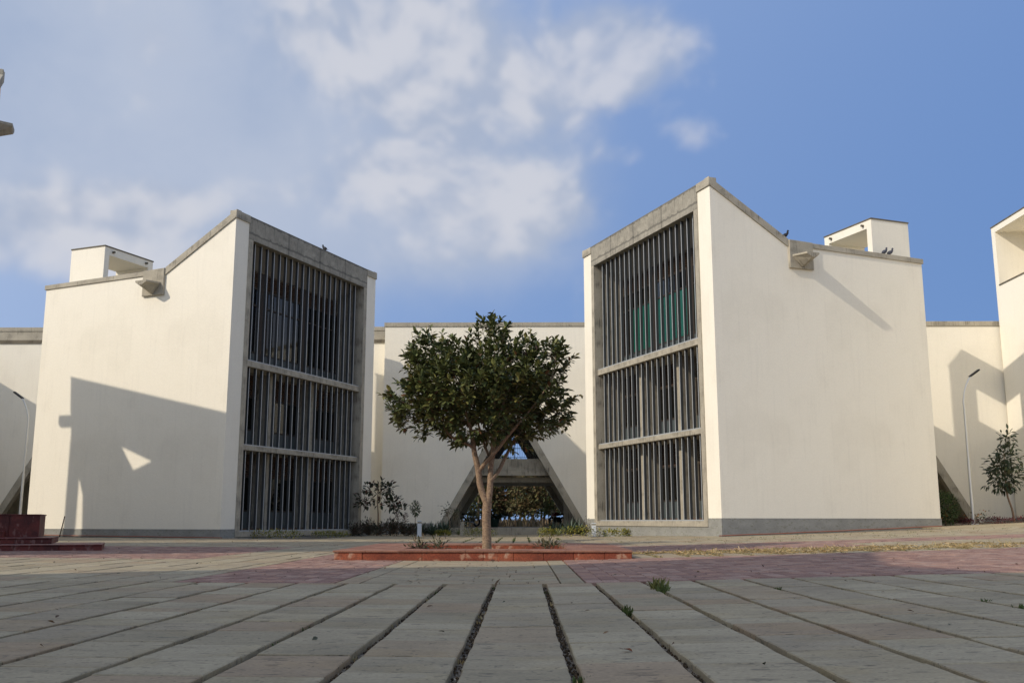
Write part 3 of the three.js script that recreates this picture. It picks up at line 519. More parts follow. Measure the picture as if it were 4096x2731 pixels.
{ // the tree in the planter
  const BX = -.80, BZ = -22.65, S = .00412, Y0 = .06, r = rng(2024), P = (x, y, dz = 0) => [(x - 740) * S, Y0 + (1430 - y) * S, dz];
  const t = thing('leafy_tree', 'small broad tree with glossy dark leaves and forked pale trunk in the red planter', 'tree', [BX, 0, BZ]);
  const tr = mesh('trunk', [limb([[0, -.1, 0], P(740, 1405), P(739, 1330), P(736, 1240), P(742, 1160)], [.125, .108, .100, .098, .105], 14, .07), limb([P(741, 1170), P(715, 1110), P(700, 1060), P(690, 985), P(668, 885), P(652, 780), P(620, 660, .1)], [.085, .076, .070, .066, .052, .04, .025], 10, .06), limb([P(743, 1175), P(753, 1110), P(757, 1040, -.05), P(760, 950, -.1), P(772, 860, -.1), P(778, 720, 0), P(770, 520, .1)], [.078, .072, .064, .058, .05, .04, .022], 10, .06)], M.bark, t);
  const limbs = [
    [[P(694, 990), P(735, 940, .1), P(790, 885, .25), P(860, 800, .4), P(960, 690, .55)], [.046, .042, .036, .03, .02]],
    [[P(757, 1045), P(800, 990, -.15), P(838, 910, -.3), P(880, 830, -.4), P(980, 680, -.6)], [.046, .042, .036, .03, .02]],
    [[P(668, 865), P(620, 838, .1), P(560, 815, .15), P(490, 745, .2), P(400, 660, .3)], [.034, .03, .026, .022, .014]],
    [[P(745, 900, -.1), P(715, 820, -.3), P(690, 740, -.5), P(640, 600, -.8)], [.03, .026, .022, .014]],
    [[P(775, 800), P(800, 700, .3), P(860, 560, .6), P(900, 430, .7)], [.03, .026, .02, .012]],
    [[P(640, 720), P(570, 600, -.3), P(480, 470, -.5), P(430, 330, -.4)], [.026, .022, .018, .01]],
    [[P(775, 620), P(765, 480), P(760, 330), P(755, 180)], [.024, .02, .015, .008]],
    [[P(940, 710, .5), P(1030, 600, .6), P(1100, 480, .5), P(1120, 360, .4)], [.02, .018, .014, .008]],
    [[P(960, 700, -.55), P(1060, 640, -.5), P(1150, 590, -.3)], [.02, .016, .01]],
    [[P(640, 640, .1), P(600, 560, .6), P(560, 470, .9)], [.022, .018, .01]],
  ];
  for (const [p, q] of limbs) mesh('branch', limb(p, q, 8, .05), M.bark, t);
  const ell = [[700, 570, 430, 190, 1], [760, 340, 130, 185, .9], [440, 390, 130, 150, .9], [1075, 430, 110, 140, .9], [330, 640, 150, 120, .9], [1060, 640, 130, 150, .9], [560, 500, 180, 180, 1], [920, 480, 180, 170, 1], [470, 730, 150, 80, .8], [980, 730, 140, 90, .8], [720, 710, 300, 120, 1], [600, 430, 150, 130, 1], [930, 410, 150, 130, 1], [620, 790, 170, 50, .8], [900, 790, 150, 45, .8]];
  const lv = new Leaves(), twigs = [], ctr = V3(...P(730, 640));
  const inside = p => { let b = 9; for (const [x, y, rx, ry, rz] of ell) { const c = P(x, y); b = Math.min(b, ((p.x - c[0]) / (rx * S)) ** 2 + ((p.y - c[1]) / (ry * S)) ** 2 + (p.z / (rx * S * rz * .95 + .25)) ** 2); } return b; };
  const pal = [[.074, .090, .026], [.100, .120, .032], [.056, .072, .022], [.140, .148, .040], [.185, .178, .050]];
  let n = 0, tries = 0;
  while (n < 1080 && tries++ < 60000) {
    const p = V3((r() * 2 - 1) * 2.2, 2.2 + r() * 3.3, (r() * 2 - 1) * 2.0), q = inside(p); if (q > 1) continue; if (q < .30 && r() < .5) continue;
    n++;
    const out = p.clone().sub(ctr).normalize().multiplyScalar(.9).add(V3(0, .55, 0)).addScaledVector(rdir(r), .45).normalize();
    const len = rnd(.16, .34, r), k = 9 + Math.floor(r() * 6);
    twigs.push(bar([p.x - out.x * .12, p.y - out.y * .12, p.z - out.z * .12], [p.x + out.x * len, p.y + out.y * len, p.z + out.z * len], .006, 4, .003));
    for (let i = 0; i < k; i++) {
      const f = (i + .5) / k, a = i * 2.4 + r() * .6, side = Math.abs(out.y) > .9 ? V3(1, 0, 0) : V3(0, 1, 0), u = side.cross(out).normalize(), w = out.clone().cross(u);
      const spread = mix(1.25, .45, f), d = out.clone().multiplyScalar(Math.cos(spread)).addScaledVector(u, Math.cos(a) * Math.sin(spread)).addScaledVector(w, Math.sin(a) * Math.sin(spread)); d.y -= .30 * (1 - f) + .1 * r();
      const rust = r() < .022 + (p.y < 2.9 ? .03 : 0), c = rust ? [.13, .055, .02] : vary(pal[Math.floor(Math.pow(r(), 1.4) * (f > .8 ? 5 : 4))], r, .22), L = rnd(.125, .195, r);
      lv.add(p.clone().addScaledVector(out, len * f), d, rnd(-.5, .5, r), L, L * rnd(.50, .60, r), c);
    }
  }
  for (const [x, y, dx, dy] of [[200, 590, -1, .35], [1215, 600, 1, .55], [255, 700, -.8, -.5], [760, 140, .1, 1], [425, 225, -.2, 1], [975, 250, .3, 1], [1130, 310, .5, 1], [1150, 740, .7, -.7], [700, 170, -.3, 1], [840, 215, .5, .8], [480, 250, .1, 1], [335, 300, -.4, 1], [300, 430, -1, .4]]) { // sprays that stand out of the crown
    const o = V3(dx, dy, (r() - .5) * .6).normalize(), p = V3(...P(x, y, (r() - .5) * .8)).addScaledVector(o, -.2);
    twigs.push(bar([p.x - o.x * .35, p.y - o.y * .35, p.z - o.z * .35], [p.x + o.x * .4, p.y + o.y * .4, p.z + o.z * .4], .008, 5, .003));
    for (let i = 0; i < 15; i++) { const f = i / 15, d = o.clone().multiplyScalar(.5).addScaledVector(rdir(r), .9); lv.add(p.clone().addScaledVector(o, f * .5 - .08), d, rnd(-.5, .5, r), rnd(.12, .17, r), rnd(.06, .085, r), vary(pal[2 + Math.floor(r() * 3)], r, .2)); }
  }
  mesh('twigs', twigs, M.twig, t).userData = { kind: 'stuff' };
  // the leaves turned most to the camera are separate leaves, the rest stays one mass
  lv.list.sort((a, b) => b[0].elements[14] - a[0].elements[14]);
  const mats = pal.map(c => { const m = leafMat(0xffffff, .58); m.color.setRGB(...c); return m; });
  lv.list.slice(0, 300).forEach(([m, c], i) => { const o = mesh('leaf', unitLeaf, mats[i % 5], t); m.decompose(o.position, o.quaternion, o.scale); });
  mesh('crown', lv.geo(lv.list.slice(300)), foliageMat, t).userData = { kind: 'stuff' };
}
function bush(name, label, cat, pos, o) {          // stems with small leaves in a lumpy volume
  const t = thing(name, label, cat, pos, 0, o.group), r = rng(o.seed), lv = new Leaves(), st = [];
  for (const [cx, cy, cz, rx, ry, rz, n] of o.lobes) for (let i = 0; i < n; i++) {
    const d = rdir(r), q = Math.pow(r(), o.core ?? .45), p = V3(cx + d.x * rx * q, cy + d.y * ry * q, cz + d.z * rz * q), dir = d.clone().addScaledVector(rdir(r), .8); dir.y += o.lift ?? .2;
    lv.add(p, dir, rnd(-.7, .7, r), rnd(o.leaf[0], o.leaf[1], r), rnd(o.leaf[0], o.leaf[1], r) * (o.wid ?? .5), vary(o.pal[Math.floor(r() * o.pal.length)], r, .3));
    if (o.stems && i % o.stems === 0) st.push(bar([cx * .8, Math.max(.02, cy - ry * .7), cz], [p.x, p.y, p.z], .006, 4, .003));
  }
  if (o.trunk) { mesh('trunk', limb(o.trunk, o.tr ?? [.035, .02], 7, .08), M.bark, t); }
  if (st.length) mesh('twigs', st, M.twig, t).userData = { kind: 'stuff' };
  mesh(o.trunk ? 'crown' : 'foliage', lv.geo(), o.mat ?? dullFoliage, t).userData = { kind: 'stuff' };
  return t;
}
function rosette(pos, R, n, seed, label, group, col = [.055, .085, .055]) { // spiky agave-like plant
  const t = thing('spiky_plant', label, 'plant', pos, 0, group), r = rng(seed), mat = std({ roughness: .55, side: THREE.DoubleSide }); mat.color.setRGB(...col);
  for (let i = 0; i < n; i++) {
    const a = i * 2.4, el = mix(.35, 1.35, i / n), L = R * rnd(.8, 1.1, r), w = .05 * R / .5, p = [], K = 4;
    for (let k = 0; k <= K; k++) { const f = k / K, x = L * f * Math.cos(el), y = L * f * Math.sin(el) - .25 * L * f * f * Math.cos(el); p.push([x, y + .02, w * (1 - f) * (.6 + 1.2 * f * (1 - f))]); }
    const V = [], T = []; p.forEach(([x, y, ww]) => { for (const s of [-1, 0, 1]) V.push([Math.cos(a) * x - Math.sin(a) * ww * s, y + Math.abs(s) * ww * .5, Math.sin(a) * x + Math.cos(a) * ww * s]); });
    for (let k = 0; k < K; k++) for (const j of [0, 1]) { const q = k * 3 + j; T.push([q, q + 3, q + 1], [q + 1, q + 3, q + 4]); }
    mesh('blade', poly3(V, T), mat, t);
  }
  return t;
}
const ZW = -56.6, hedge = [.10, .125, .022], GC = 'yellow green ground cover along the archway bed';
// the bed before the archway
{
  const r = rng(333);
  bush('young_tree', 'sparse young tree with rusty brown leaves beside the shaded block', 'tree', [-7.3, .05, -50.6], { seed: 11, leaf: [.2, .32], wid: .5, pal: [[.035, .05, .02], [.09, .045, .025], [.05, .055, .03], [.028, .04, .02]], core: .6, trunk: [[0, -.1, 0], [.02, .9, 0], [-.02, 1.7, .05], [.0, 2.6, 0]], tr: [.05, .03, .02], stems: 4, lobes: [[-.75, 1.75, .1, .55, .5, .5, 80], [.05, 2.1, -.1, .5, .7, .5, 70], [.75, 1.6, .1, .6, .45, .5, 75], [.5, 2.4, 0, .35, .4, .3, 40], [-.45, 2.4, 0, .3, .4, .3, 30], [1.1, 1.3, .1, .4, .25, .3, 30]] });
  bush('topiary', 'little clipped green tree on a thin stem before the archway wall', 'tree', [-5.62, .05, -52.5], { seed: 12, leaf: [.08, .13], pal: [[.035, .07, .02], [.05, .09, .025], [.025, .05, .018]], trunk: [[0, -.1, 0], [.01, .7, 0], [0, 1.2, 0]], tr: [.02, .015], lobes: [[0, 1.35, 0, .26, .42, .26, 330]] });
  bush('flowering_shrub', 'thin shrub with pale buds leaning on the archway leg', 'shrub', [-3.98, .1, -54.5], { seed: 13, leaf: [.10, .16], pal: [[.10, .11, .05], [.06, .08, .03], [.14, .12, .07]], core: .9, trunk: [[0, -.1, 0], [.05, .5, 0], [-.1, 1.0, 0]], tr: [.025, .015], stems: 3, lobes: [[-.15, 1.25, 0, .45, .45, .4, 60], [.35, 1.0, .1, .35, .4, .3, 40]] });
  bush('round_bush', 'rounded brown green bush inside the archway, beside the grey bollard', 'shrub', [-2.78, .15, -55.2], { seed: 14, leaf: [.06, .1], pal: [[.05, .055, .02], [.07, .06, .025], [.035, .045, .015]], trunk: [[0, -.1, 0], [0, .5, 0]], tr: [.03, .02], lobes: [[0, 1.0, 0, .42, .38, .4, 480]] });
  for (const [x, z, s, k] of [[-7.6, -49.6, .8, 1], [-6.4, -50.0, .9, 2], [-6.0, -50.6, .7, 3], [-5.2, -51.2, .6, 4], [-8.4, -50.4, .7, 5], [-4.7, -51.9, .5, 6], [-7.0, -49.3, .7, 7], [-5.6, -50.2, .6, 8], [-6.7, -51.4, .9, 9], [-7.9, -50.9, .9, 10]]) bush('dry_shrub', 'thin brown twiggy shrub along the bed at the shaded block', 'shrub', [x, .0, z], { seed: 40 + k, group: 'brown twiggy shrubs in the bed', leaf: [.1, .18], wid: .35, pal: [[.05, .045, .025], [.08, .05, .035], [.035, .045, .02]], core: .8, stems: 3, lift: .8, lobes: [[0, .5 * s, 0, .55, .5 * s, .4, 240]] });
  for (const [x, z, h, k] of [[-6.35, -50.8, 1.15, 1], [-5.98, -51.1, 1.0, 2]]) bush('dead_seedling', 'upright dried brown seedling beside the clipped little tree', 'plant', [x, 0, z], { seed: 60 + k, group: 'dried seedlings', leaf: [.12, .2], wid: .3, pal: [[.13, .075, .05], [.09, .05, .035]], trunk: [[0, -.1, 0], [.02, h * .5, 0], [0, h, 0]], tr: [.025, .012], lift: .9, lobes: [[0, h * .85, 0, .12, .28, .12, 36]] });
  [[-4.55, -51.0, .75], [-5.15, -51.2, .7], [-3.95, -51.6, .85], [-4.3, -52.6, .75], [2.35, -50.0, .85], [2.75, -50.6, .8], [1.85, -50.8, .7], [2.95, -51.4, .7], [1.5, -51.5, .7]].forEach(([x, z, R], i) => rosette([x, G(x) + .02, z], R * 1.15, 34, 80 + i, x < 0 ? 'dark spiky rosette plant beside the white bollard, left of the archway' : 'dark spiky rosette plant at the archway leg by the sunlit block', x < 0 ? 'spiky plants left of the archway' : 'spiky plants right of the archway'));
  for (const [x, z] of [[-3.35, -52.6], [1.75, -48.6]]) rosette([x, G(x) + .02, z], .45, 20, 97 + x, x < 0 ? 'pale striped rosette plant before the archway, beside the grey bollard' : 'pale striped rosette plant among yellow ground cover by the sunlit block', null, [.22, .25, .12]);
  const strip = (x, z, w, h, label, seed) => bush('ground_cover', label, 'ground cover', [x, G(x), z], { seed, leaf: [.06, .11], pal: [[.20, .20, .028], [.26, .25, .04], [.11, .14, .025], [.34, .29, .05]], core: .5, lift: .6, lobes: [[-w * .3, h * .45, 0, w * .3, h * .55, .4, 170], [w * .05, h * .5, 0, w * .3, h * .6, .4, 190], [w * .35, h * .4, 0, w * .25, h * .5, .35, 140]] });
  strip(2.75, -47.3, 1.8, .46, 'bright yellow green ground cover at the corner of the sunlit block', 201);
  strip(1.25, -48.8, .9, .42, 'small yellow green clump of ground cover on the path side of the archway bed', 202);
  strip(-2.15, -50.4, 1.5, .40, 'dim yellow green ground cover behind the tree trunk', 203);
  strip(-4.05, -50.9, .8, .28, 'yellow green ground cover at the foot of the white bollard', 204);
  strip(4.3, -45.3, 1.3, .30, 'yellow green ground cover under the barred windows of the sunlit block', 205);
  strip(-10.6, -43.0, 2.2, .32, 'olive ground cover under the barred windows of the shaded block', 206);
  strip(-8.9, -46.4, 1.6, .24, 'thin olive ground cover beside the dry shrubs', 207);
  bush('dry_shrub', 'bare twiggy plant at the corner pier of the sunlit block', 'plant', [3.1, G(3.1), -47.8], { seed: 55, leaf: [.07, .12], wid: .35, pal: [[.06, .06, .03], [.1, .07, .045]], core: .8, stems: 2, lift: .8, lobes: [[0, .45, 0, .3, .45, .25, 60]] });
  bush('white_flowers', 'small white flowers among dark leaves under the archway', 'plant', [-3.05, .1, -54.3], { seed: 56, leaf: [.05, .08], wid: .9, pal: [[.5, .5, .47], [.03, .05, .02], [.03, .05, .02], [.03, .05, .02]], core: .8, lobes: [[0, .5, 0, .45, .5, .3, 160]] });
}
function bollard(x, z, label, mat, h = .78) { const t = thing('light_bollard', label, 'bollard', [x, G(x) - .02, z]); mesh('post', bx(-.1, .1, 0, h * .82, -.1, .1, .01), mat, t); mesh('lamp_window', bx(-.085, .085, h * .822, h * .93, -.085, .085), M.lens, t); mesh('cap', bx(-.1, .1, h * .932, h, -.1, .1, .01), mat, t); }
bollard(-4.98, -48.6, 'square white light bollard on the bed edge, left of the archway', M.white); bollard(-3.05, -51.0, 'square grey light bollard in the shade beside the archway', M.concrete, .72); bollard(3.35, -47.3, 'low white box at the corner pier of the sunlit block', M.white, .62);
// sparse plants in the tree planter
bush('straw_plants', 'straggly pale plants in the left corner of the red planter', 'plant', [-2.05, .05, -22.4], { seed: 301, leaf: [.10, .18], wid: .28, pal: [[.16, .14, .08], [.10, .10, .05], [.20, .16, .10], [.07, .08, .035]], core: .9, lift: .9, stems: 3, lobes: [[-.25, .14, 0, .3, .16, .3, 60], [.2, .16, .2, .28, .2, .25, 55]] });
bush('straw_plants', 'straggly pale plants in the right corner of the red planter', 'plant', [.58, .05, -22.4], { seed: 302, leaf: [.10, .18], wid: .28, pal: [[.16, .14, .08], [.10, .10, .05], [.20, .16, .10], [.07, .08, .035]], core: .9, lift: .9, stems: 3, lobes: [[0, .14, 0, .32, .18, .3, 85]] });
// right hand corner: bush, small tree, red edging plants, marigolds
bush('clipped_bush', 'dense egg shaped green bush at the far end of the sunlit wall', 'shrub', [18.7, .46, -44.6], { seed: 311, leaf: [.07, .12], pal: [[.035, .075, .018], [.055, .10, .022], [.025, .05, .015], [.075, .12, .03]], core: .28, trunk: [[0, -.1, 0], [0, .3, 0]], tr: [.04, .03], lobes: [[0, .85, 0, .62, .78, .6, 1500]] });
bush('young_tree', 'young tree with drooping dark leaves before the far range', 'tree', [22.1, .55, -45.6], { seed: 312, leaf: [.2, .34], wid: .36, pal: [[.03, .05, .022], [.045, .065, .03], [.022, .04, .018], [.07, .08, .035]], core: .5, lift: -.3, trunk: [[.1, -.1, 0], [.05, .7, 0], [-.12, 1.4, 0], [-.1, 3.4, 0]], tr: [.05, .04, .02], stems: 9, lobes: [[-.15, 2.1, 0, .95, .65, .9, 330], [0, 3.0, 0, .6, .7, .6, 190], [.1, 3.9, 0, .35, .5, .35, 60], [-.55, 2.6, 0, .5, .5, .5, 90]] });
for (const [x, w, s] of [[19.6, 1.1, 1], [20.9, 1.3, 2], [22.2, 1.3, 3]]) bush('red_edging_plant', 'low dark red leafed edging plants round the foot of the lamp post', 'ground cover', [x, G(x), -44.4], { seed: 320 + s, group: 'red edging plants', leaf: [.06, .1], pal: [[.10, .018, .02], [.14, .025, .025], [.07, .015, .018]], core: .5, lift: .6, lobes: [[0, .1, 0, w * .6, .16, .4, 260]] });
bush('marigolds', 'orange marigolds with green leaves beside the lamp post', 'flowers', [19.4, G(19.4) + .05, -44.9], { seed: 330, leaf: [.05, .09], wid: .9, pal: [[.55, .20, .02], [.04, .07, .02], [.05, .08, .02], [.04, .06, .02]], core: .8, lobes: [[-.6, .35, 0, .5, .3, .3, 90], [.9, .32, 0, .7, .28, .3, 110]] });
// ------------------------------------------------------------ trees beyond the archway
{
  const spots = [[-3.6, -76, 7.0, 0], [-1.2, -82, 8.5, 1], [.8, -74, 7.2, 2], [2.8, -80, 8.0, 0], [5.2, -77, 7.5, 3], [-5.8, -80, 8.0, 1], [1.8, -92, 9.5, 0], [-2.4, -95, 10, 2], [4.4, -94, 9, 1], [-.2, -88, 7.5, 3], [7.2, -88, 9, 0], [-7.5, -90, 9, 2], [.2, -99, 10, 1], [3.2, -100, 10, 3], [-4.2, -99, 10, 0], [6.2, -99, 10, 2], [-1.8, -77, 6.6, 3], [1.9, -84, 8, 1]];
  const kinds = [[[.08, .10, .027], [.06, .085, .023], [.11, .105, .034]], [[.056, .084, .024], [.042, .068, .02], [.075, .098, .032]], [[.11, .095, .034], [.09, .09, .028], [.14, .09, .034]], [[.135, .075, .034], [.098, .072, .032], [.068, .075, .023]]];
  const lab = ['slender olive green tree in the wood beyond the archway', 'dark green tree in the wood beyond the archway', 'yellowing tree in the wood beyond the archway', 'rusty brown tree in the wood beyond the archway'];
  spots.forEach(([x, z, hh, k], i) => { const h = hh * .7, r = rng(500 + i), lo = []; for (let q = 0; q < 9; q++) lo.push([(r() - .5) * 2.6, Math.max(1.7, h * mix(.28, .92, q / 8)), (r() - .5) * 2.2, rnd(.7, 1.25, r), rnd(.5, .95, r), rnd(.7, 1.2, r), 210]); bush('wood_tree', lab[k], 'tree', [x, .1, z - 6], { seed: 520 + i, group: 'trees beyond the archway, ' + ['olive', 'dark', 'yellowing', 'rusty'][k], leaf: [.24, .42], pal: kinds[k], core: .6, trunk: [[0, -.2, 0], [(r() - .5) * .3, h * .4, 0], [(r() - .5) * .5, h * .9, 0]], tr: [.13, .09, .03], stems: 16, lobes: lo }); });
  const r = rng(77), lv = new Leaves(); for (let i = 0; i < 9000; i++) { const x = rnd(-16, 16, r), z = rnd(-108, -72, r); lv.add(V3(x, G(x) - .06, z), V3((r() - .5) * .5, 1, (r() - .5) * .5), r() * 6, rnd(.35, 1.15, r), .05, vary([[.20, .14, .08], [.15, .11, .06], [.12, .10, .05]][i % 3], r, .3)); }
  const g = mesh('dry_grass', lv.geo(), dullFoliage, scene); g.userData = { label: 'tall dry brown grass on the ground beyond the archway', category: 'grass', kind: 'stuff' };
}
// weeds, straw and leaf litter on the paving
{
  const r = rng(901), lv = new Leaves();
  const tuft = (x, z, h, n, pal, sp = .05) => { for (let i = 0; i < n; i++) lv.add(V3(x + (r() - .5) * sp, G(x) - .04, z + (r() - .5) * sp * 2), V3((r() - .5) * 1.2, 1, (r() - .5) * 1.2), r() * 6, h * rnd(.5, 1.1, r), .008 + .008 * r(), vary(pal, r, .3)); };
  const green = [.07, .10, .02], straw = [.38, .30, .15];
  for (let k = -20; k < 22; k++) { const gx = .26 + .6 * k; for (let i = 0; i < 10; i++) { const z = -rnd(4.2, 12.2, r); if (r() < .42) tuft(gx, z, .045, 5, r() < .4 ? green : straw); } }
  tuft(1.46, -11.0, .17, 90, [.16, .16, .04], .12); tuft(1.47, -10.7, .12, 50, [.10, .13, .03], .1); tuft(.86, -8.4, .10, 40, green, .06); tuft(2.66, -10.6, .07, 24, green, .08); tuft(.28, -5.0, .05, 26, green, .06); tuft(3.9, -8.6, .07, 30, green, .07); tuft(3.86, -7.9, .08, 40, green, .07);
  for (let k = 0; k < 30; k++) { const gx = 2.06 + .6 * k; for (let i = 0; i < 26; i++) tuft(gx, rnd(-22.2, -19.7, r), .07, 12, r() < .2 ? [.14, .15, .04] : straw, .16); }
  for (let i = 0; i < 200; i++) tuft(rnd(2.3, 15, r), rnd(-22.2, -19.7, r), .045, 9, r() < .2 ? green : straw, .22);
  for (let i = 0; i < 620; i++) { // dry straw lying in patches on the weedy strip
    const x = 2.3 + 11 * Math.pow(r(), 1.5), z = rnd(-22.2, -19.7, r); if (fbm(x / 16, -z / 16, 22, 3, 911) < .47) continue;
    for (let k = 0; k < 16; k++) lv.add(V3(x + (r() - .5) * .3, G(x) + .004 + r() * .02, z + (r() - .5) * .3), V3(r() - .5, .12 * r(), r() - .5), r() * 3, rnd(.06, .14, r), .012, vary([[.46, .34, .17], [.38, .28, .13], [.32, .25, .11]][k % 3], r, .3));
  }
  for (let i = 0; i < 300; i++) tuft(rnd(8, 16.5, r), rnd(-25.3, -22.4, r), .05, 9, r() < .45 ? [.14, .16, .035] : straw, .25);
  for (let i = 0; i < 160; i++) { const x = rnd(3, 22, r), z = rnd(-37, -29, r); tuft(.26 + .6 * Math.round((x - .26) / .6), z, .08, 9, r() < .5 ? green : [.2, .19, .06], .12); }
  for (let i = 0; i < 90; i++) { const x = rnd(-20, -5, r), z = rnd(-40, -29, r); tuft(x, z, .05, 6, green, .1); }
  for (const x of [-2.14, -.94, .26, .86, 1.46, -.34]) for (let i = 0; i < 8; i++) tuft(x, rnd(-46, -33, r), .1, 12, green, .1);
  const g = mesh('weeds', lv.geo(), dullFoliage, scene); g.userData = { label: 'small weeds and dry straw in the joints of the paving', category: 'weeds', kind: 'stuff' };
  const lf = new Leaves();
  for (let i = 0; i < 420; i++) { const z = -rnd(4.5, 40, r), x = rnd(-.5, .52, r) * -z; if (z > -12 && r() < .8) continue; if (z > -26.2 && z < -19.2 && x > -3.8 && x < 2.3) continue; lf.add(V3(x, G(x) + .006, z), V3(r() - .5, .12, r() - .5), r() * .8, rnd(.03, .07, r), rnd(.014, .03, r), vary([[.10, .06, .03], [.16, .09, .04], [.06, .06, .03]][i % 3], r, .3)); }
  const g2 = mesh('leaf_litter', lf.geo(), dullFoliage, scene); g2.userData = { label: 'fallen dry leaves and crumbs scattered over the plaza', category: 'leaves', kind: 'stuff' };
  // grit in the open grooves
  const gr = [], ico = new THREE.IcosahedronGeometry(1, 0), im = new THREE.InstancedMesh(ico, std({ map: soilMap, color: 0xd8cec0, roughness: 1 }), 5200), m4 = new THREE.Matrix4(), q4 = new THREE.Quaternion();
  for (let i = 0; i < 5200; i++) { const k = Math.round(rnd(-9, 9, r) * Math.sqrt(r())), x = .26 + .6 * k + (r() - .5) * .05, z = -rnd(3.2, 12.2, r), s = rnd(.002, .0085, r); q4.setFromEuler(new THREE.Euler(r() * 6, r() * 6, r() * 6)); m4.compose(V3(x, G(x) - .038 + s * .4, z), q4, V3(s * 1.4, s, s * 1.2)); im.setMatrixAt(i, m4); const c = rnd(.25, 1.1, r); im.setColorAt(i, new THREE.Color().setRGB(c * .9, c * .82, c * .7)); }
  im.name = 'grit'; im.userData = { label: 'grey grit lying in the grooves between the flagstones', category: 'gravel', kind: 'stuff' }; im.castShadow = im.receiveShadow = true; scene.add(im);
}
// single fallen leaves on the flags
for (const [x, z, a, lab, col] of [[.58, -5.95, .7, 'curled orange fallen leaf on the flagstones', 0x6e3c1a], [-.33, -12.2, 2, 'curled brown leaf standing at the end of a paving groove', 0x5a4632], [.05, -12.45, .3, 'flat brown leaf on the garden path', 0x5e4a3a]]) { const t = thing('fallen_leaf', lab, 'leaf', [x, G(x) + .012, z], a), s = lab.includes('standing') ? .13 : .075; const l = mesh('leaf_blade', unitLeaf, leafMat(col, .8), t); l.scale.set(s * .5, s, s); if (lab.includes('standing')) { l.rotation.x = -1.1; t.position.y -= .05; } const st = mesh('leaf_stalk', bar([0, 0, 0], [0, .004, -s * .4], .0015, 4), M.twig, t); }
// ------------------------------------------------------------ lamp posts
function lamp(x, y, z, s, label) {
  const t = thing('street_lamp', label, 'street lamp', [x, y, z], 0, 'lamp posts at both sides of the plaza');
  mesh('base_plate', bx(-.16, .16, -.1, .03, -.16, .16, .008), M.pole, t);
  mesh('pole', [bar([0, .03, 0], [0, 2.9, 0], .072, 14, .062), bar([0, 2.9, 0], [0, 5.15, 0], .052, 14, .045)], M.pole, t);
  mesh('arm', limb([[0, 5.1, 0], [.0 * s, 5.5, 0], [.10 * s, 6.0, 0], [.28 * s, 6.42, 0], [.42 * s, 6.62, 0]], [.042, .04, .036, .034, .032], 10), M.pole, t);
  const h = mesh('lamp_head', bx(-.22, .30, -.035, .035, -.13, .13, .012), M.lampHead, t); h.position.set(.56 * s, 6.75, .0); h.rotation.z = .62 * s; if (s < 0) h.rotation.y = Math.PI, h.rotation.z = .62;
  const l = mesh('lens', bx(-.1, .26, -.042, -.0352, -.1, .1), M.lens, h);
  return t;
}
lamp(20.02, G(20) - .02, -44.85, 1, 'white curved lamp post beside the egg shaped bush'); lamp(-24.35, .12, -48.4, -1, 'white curved lamp post behind the dark red plinth');
// ------------------------------------------------------------ small things
function rod(x, z, h, lean, label) { const t = thing('iron_rod', label, 'rod', [x, G(x), z]); mesh('shaft', bar([0, -.02, 0], [lean, h, 0], .022, 7), M.rust, t); mesh('tie_wire', bar([lean * .5, h * .45, 0], [lean * .5 + .12, h * .34, .02], .012, 5), M.rust, t); return t; }
rod(-19.85, -43.0, .85, .16, 'leaning rusty iron rod at the foot of the long blank wall');
{ const t = rod(13.2, -40.75, .42, .02, 'short rusty rod in a heap of debris at the sunlit wall'), r = rng(8); for (let i = 0; i < 12; i++) mesh('debris_chip', bx(-.08, .08, 0, .05, -.05, .05, .01), M.rust, t).position.set((r() - .5) * .7, 0, (r() - .5) * .3); }
function pigeon(pos, turn, label, dark) {
  const t = thing('pigeon', label, 'pigeon', pos, turn, 'pigeons on the roof edges');
  const g = new THREE.SphereGeometry(.1, 12, 9); g.scale(1.5, .82, .8); g.rotateZ(.5); g.translate(0, .14, 0); const ng = new THREE.SphereGeometry(.05, 9, 7); ng.scale(.9, 1.5, .9); ng.translate(.12, .24, 0); const hg = new THREE.SphereGeometry(.042, 9, 7); hg.translate(.135, .315, 0);
  mesh('body', [g, ng, hg], dark ? M.pigeonDark : M.pigeon, t); mesh('tail', poly3([[-.1, .1, -.03], [-.1, .1, .03], [-.26, .0, .045], [-.26, .0, -.045], [-.1, .075, 0]], [[0, 1, 2], [0, 2, 3], [4, 3, 2], [0, 3, 4], [1, 4, 2]]), M.pigeonDark, t);
  mesh('beak', bar([.165, .315, 0], [.20, .305, 0], .01, 5, .002), M.pigeonDark, t); for (const s of [-1, 1]) mesh('leg', bar([0, 0, s * .03], [.01, .09, s * .03], .007, 5), M.redPaint, t);
}
const onBlock = (b, m, u, v, h) => { const p = V3(m * u, h, -v).applyAxisAngle(V3(0, 1, 0), b.rotation.y).add(b.position); return [p.x, p.y, p.z]; };
pigeon(onBlock(blockA, 1, 7.1, .1, 14.0), 2.6, 'dark pigeon on the roof edge above the shaded barred windows', true);
pigeon(onBlock(blockB, -1, .1, 3.62, 11.83), -.6, 'dark pigeon at the roof valley above the waterspout of the sunlit block', true);
pigeon(onBlock(blockB, -1, .1, 8.75, 11.64), .4, 'grey pigeon of the pair on the sunlit block below the roof frame', false); pigeon(onBlock(blockB, -1, .1, 9.05, 11.635), .2, 'grey pigeon of the pair on the sunlit block below the roof frame', false);
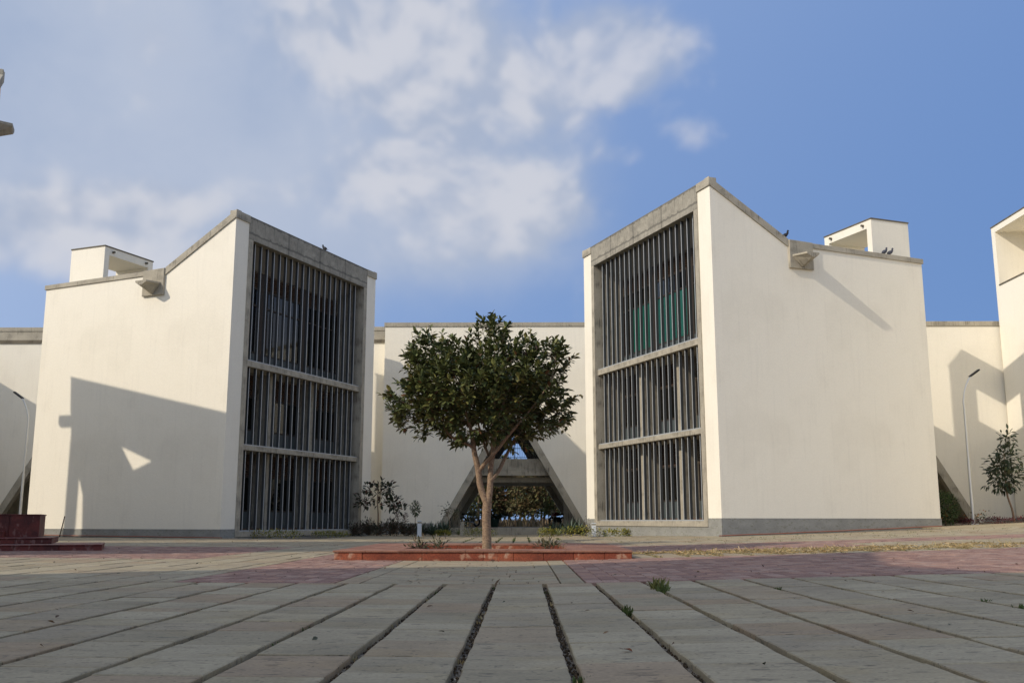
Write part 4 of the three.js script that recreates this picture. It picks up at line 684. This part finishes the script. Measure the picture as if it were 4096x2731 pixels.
function motorbike(pos, turn, label, red) {
  const t = thing('motorbike', label, 'motorbike', pos, turn);
  for (const x of [-.62, .62]) { const w = mesh('tyre', new THREE.TorusGeometry(.27, .05, 8, 22), M.rubber, t); w.position.set(x, .32, 0); mesh('rim', new THREE.TorusGeometry(.2, .018, 6, 20), M.chrome, w); }
  mesh('tank', bx(-.02, .42, .66, .90, -.13, .13, .05), red, t); mesh('seat', bx(-.68, .0, .74, .84, -.12, .12, .04), M.rubber, t); mesh('engine', bx(-.2, .25, .28, .62, -.14, .14, .03), M.lampHead, t);
  mesh('fork', [bar([.62, .32, .09], [.40, .98, .09], .02), bar([.62, .32, -.09], [.40, .98, -.09], .02)], M.chrome, t); mesh('handlebar', bar([.36, 1.02, -.34], [.36, 1.02, .34], .016), M.chrome, t); mesh('headlight', bx(.42, .56, .84, 1.0, -.09, .09, .03), M.lens, t); mesh('exhaust', bar([-.75, .34, .16], [.1, .28, .16], .04), M.chrome, t);
}
motorbike([2.15, .41, -62.4], -2.2, 'dark red motorbike parked at the right side of the passage', M.redPaint); motorbike([-3.3, .41, -63.2], .9, 'black motorbike parked at the left side of the passage', M.rubber);
{ const t = thing('potted_palm', 'dark potted palm standing in the passage behind the tree trunk', 'potted plant', [-1.75, .40, -62]); mesh('pot', new THREE.LatheGeometry([[0, 0], [.24, 0], [.34, .5], [.36, .52], [.3, .52], [.28, .46], [0, .46]].map(q => new THREE.Vector2(...q)), 18), M.pot, t); const r = rng(12), lv = new Leaves(); for (let i = 0; i < 26; i++) { const a = i * 2.4, e = rnd(.3, 1.2, r); for (let k = 1; k < 10; k++) { const f = k / 10, p = V3(Math.cos(a) * Math.cos(e) * f * 1.1, .5 + Math.sin(e) * f * 1.2 - .35 * f * f, Math.sin(a) * Math.cos(e) * f * 1.1); for (const s of [-1, 1]) lv.add(p, V3(Math.cos(a + s), -.2, Math.sin(a + s)), 0, .3, .035, vary([.025, .045, .02], r, .3)); } } mesh('fronds', lv.geo(), dullFoliage, t).userData = { kind: 'stuff' }; }
renderer.render(scene, camera);
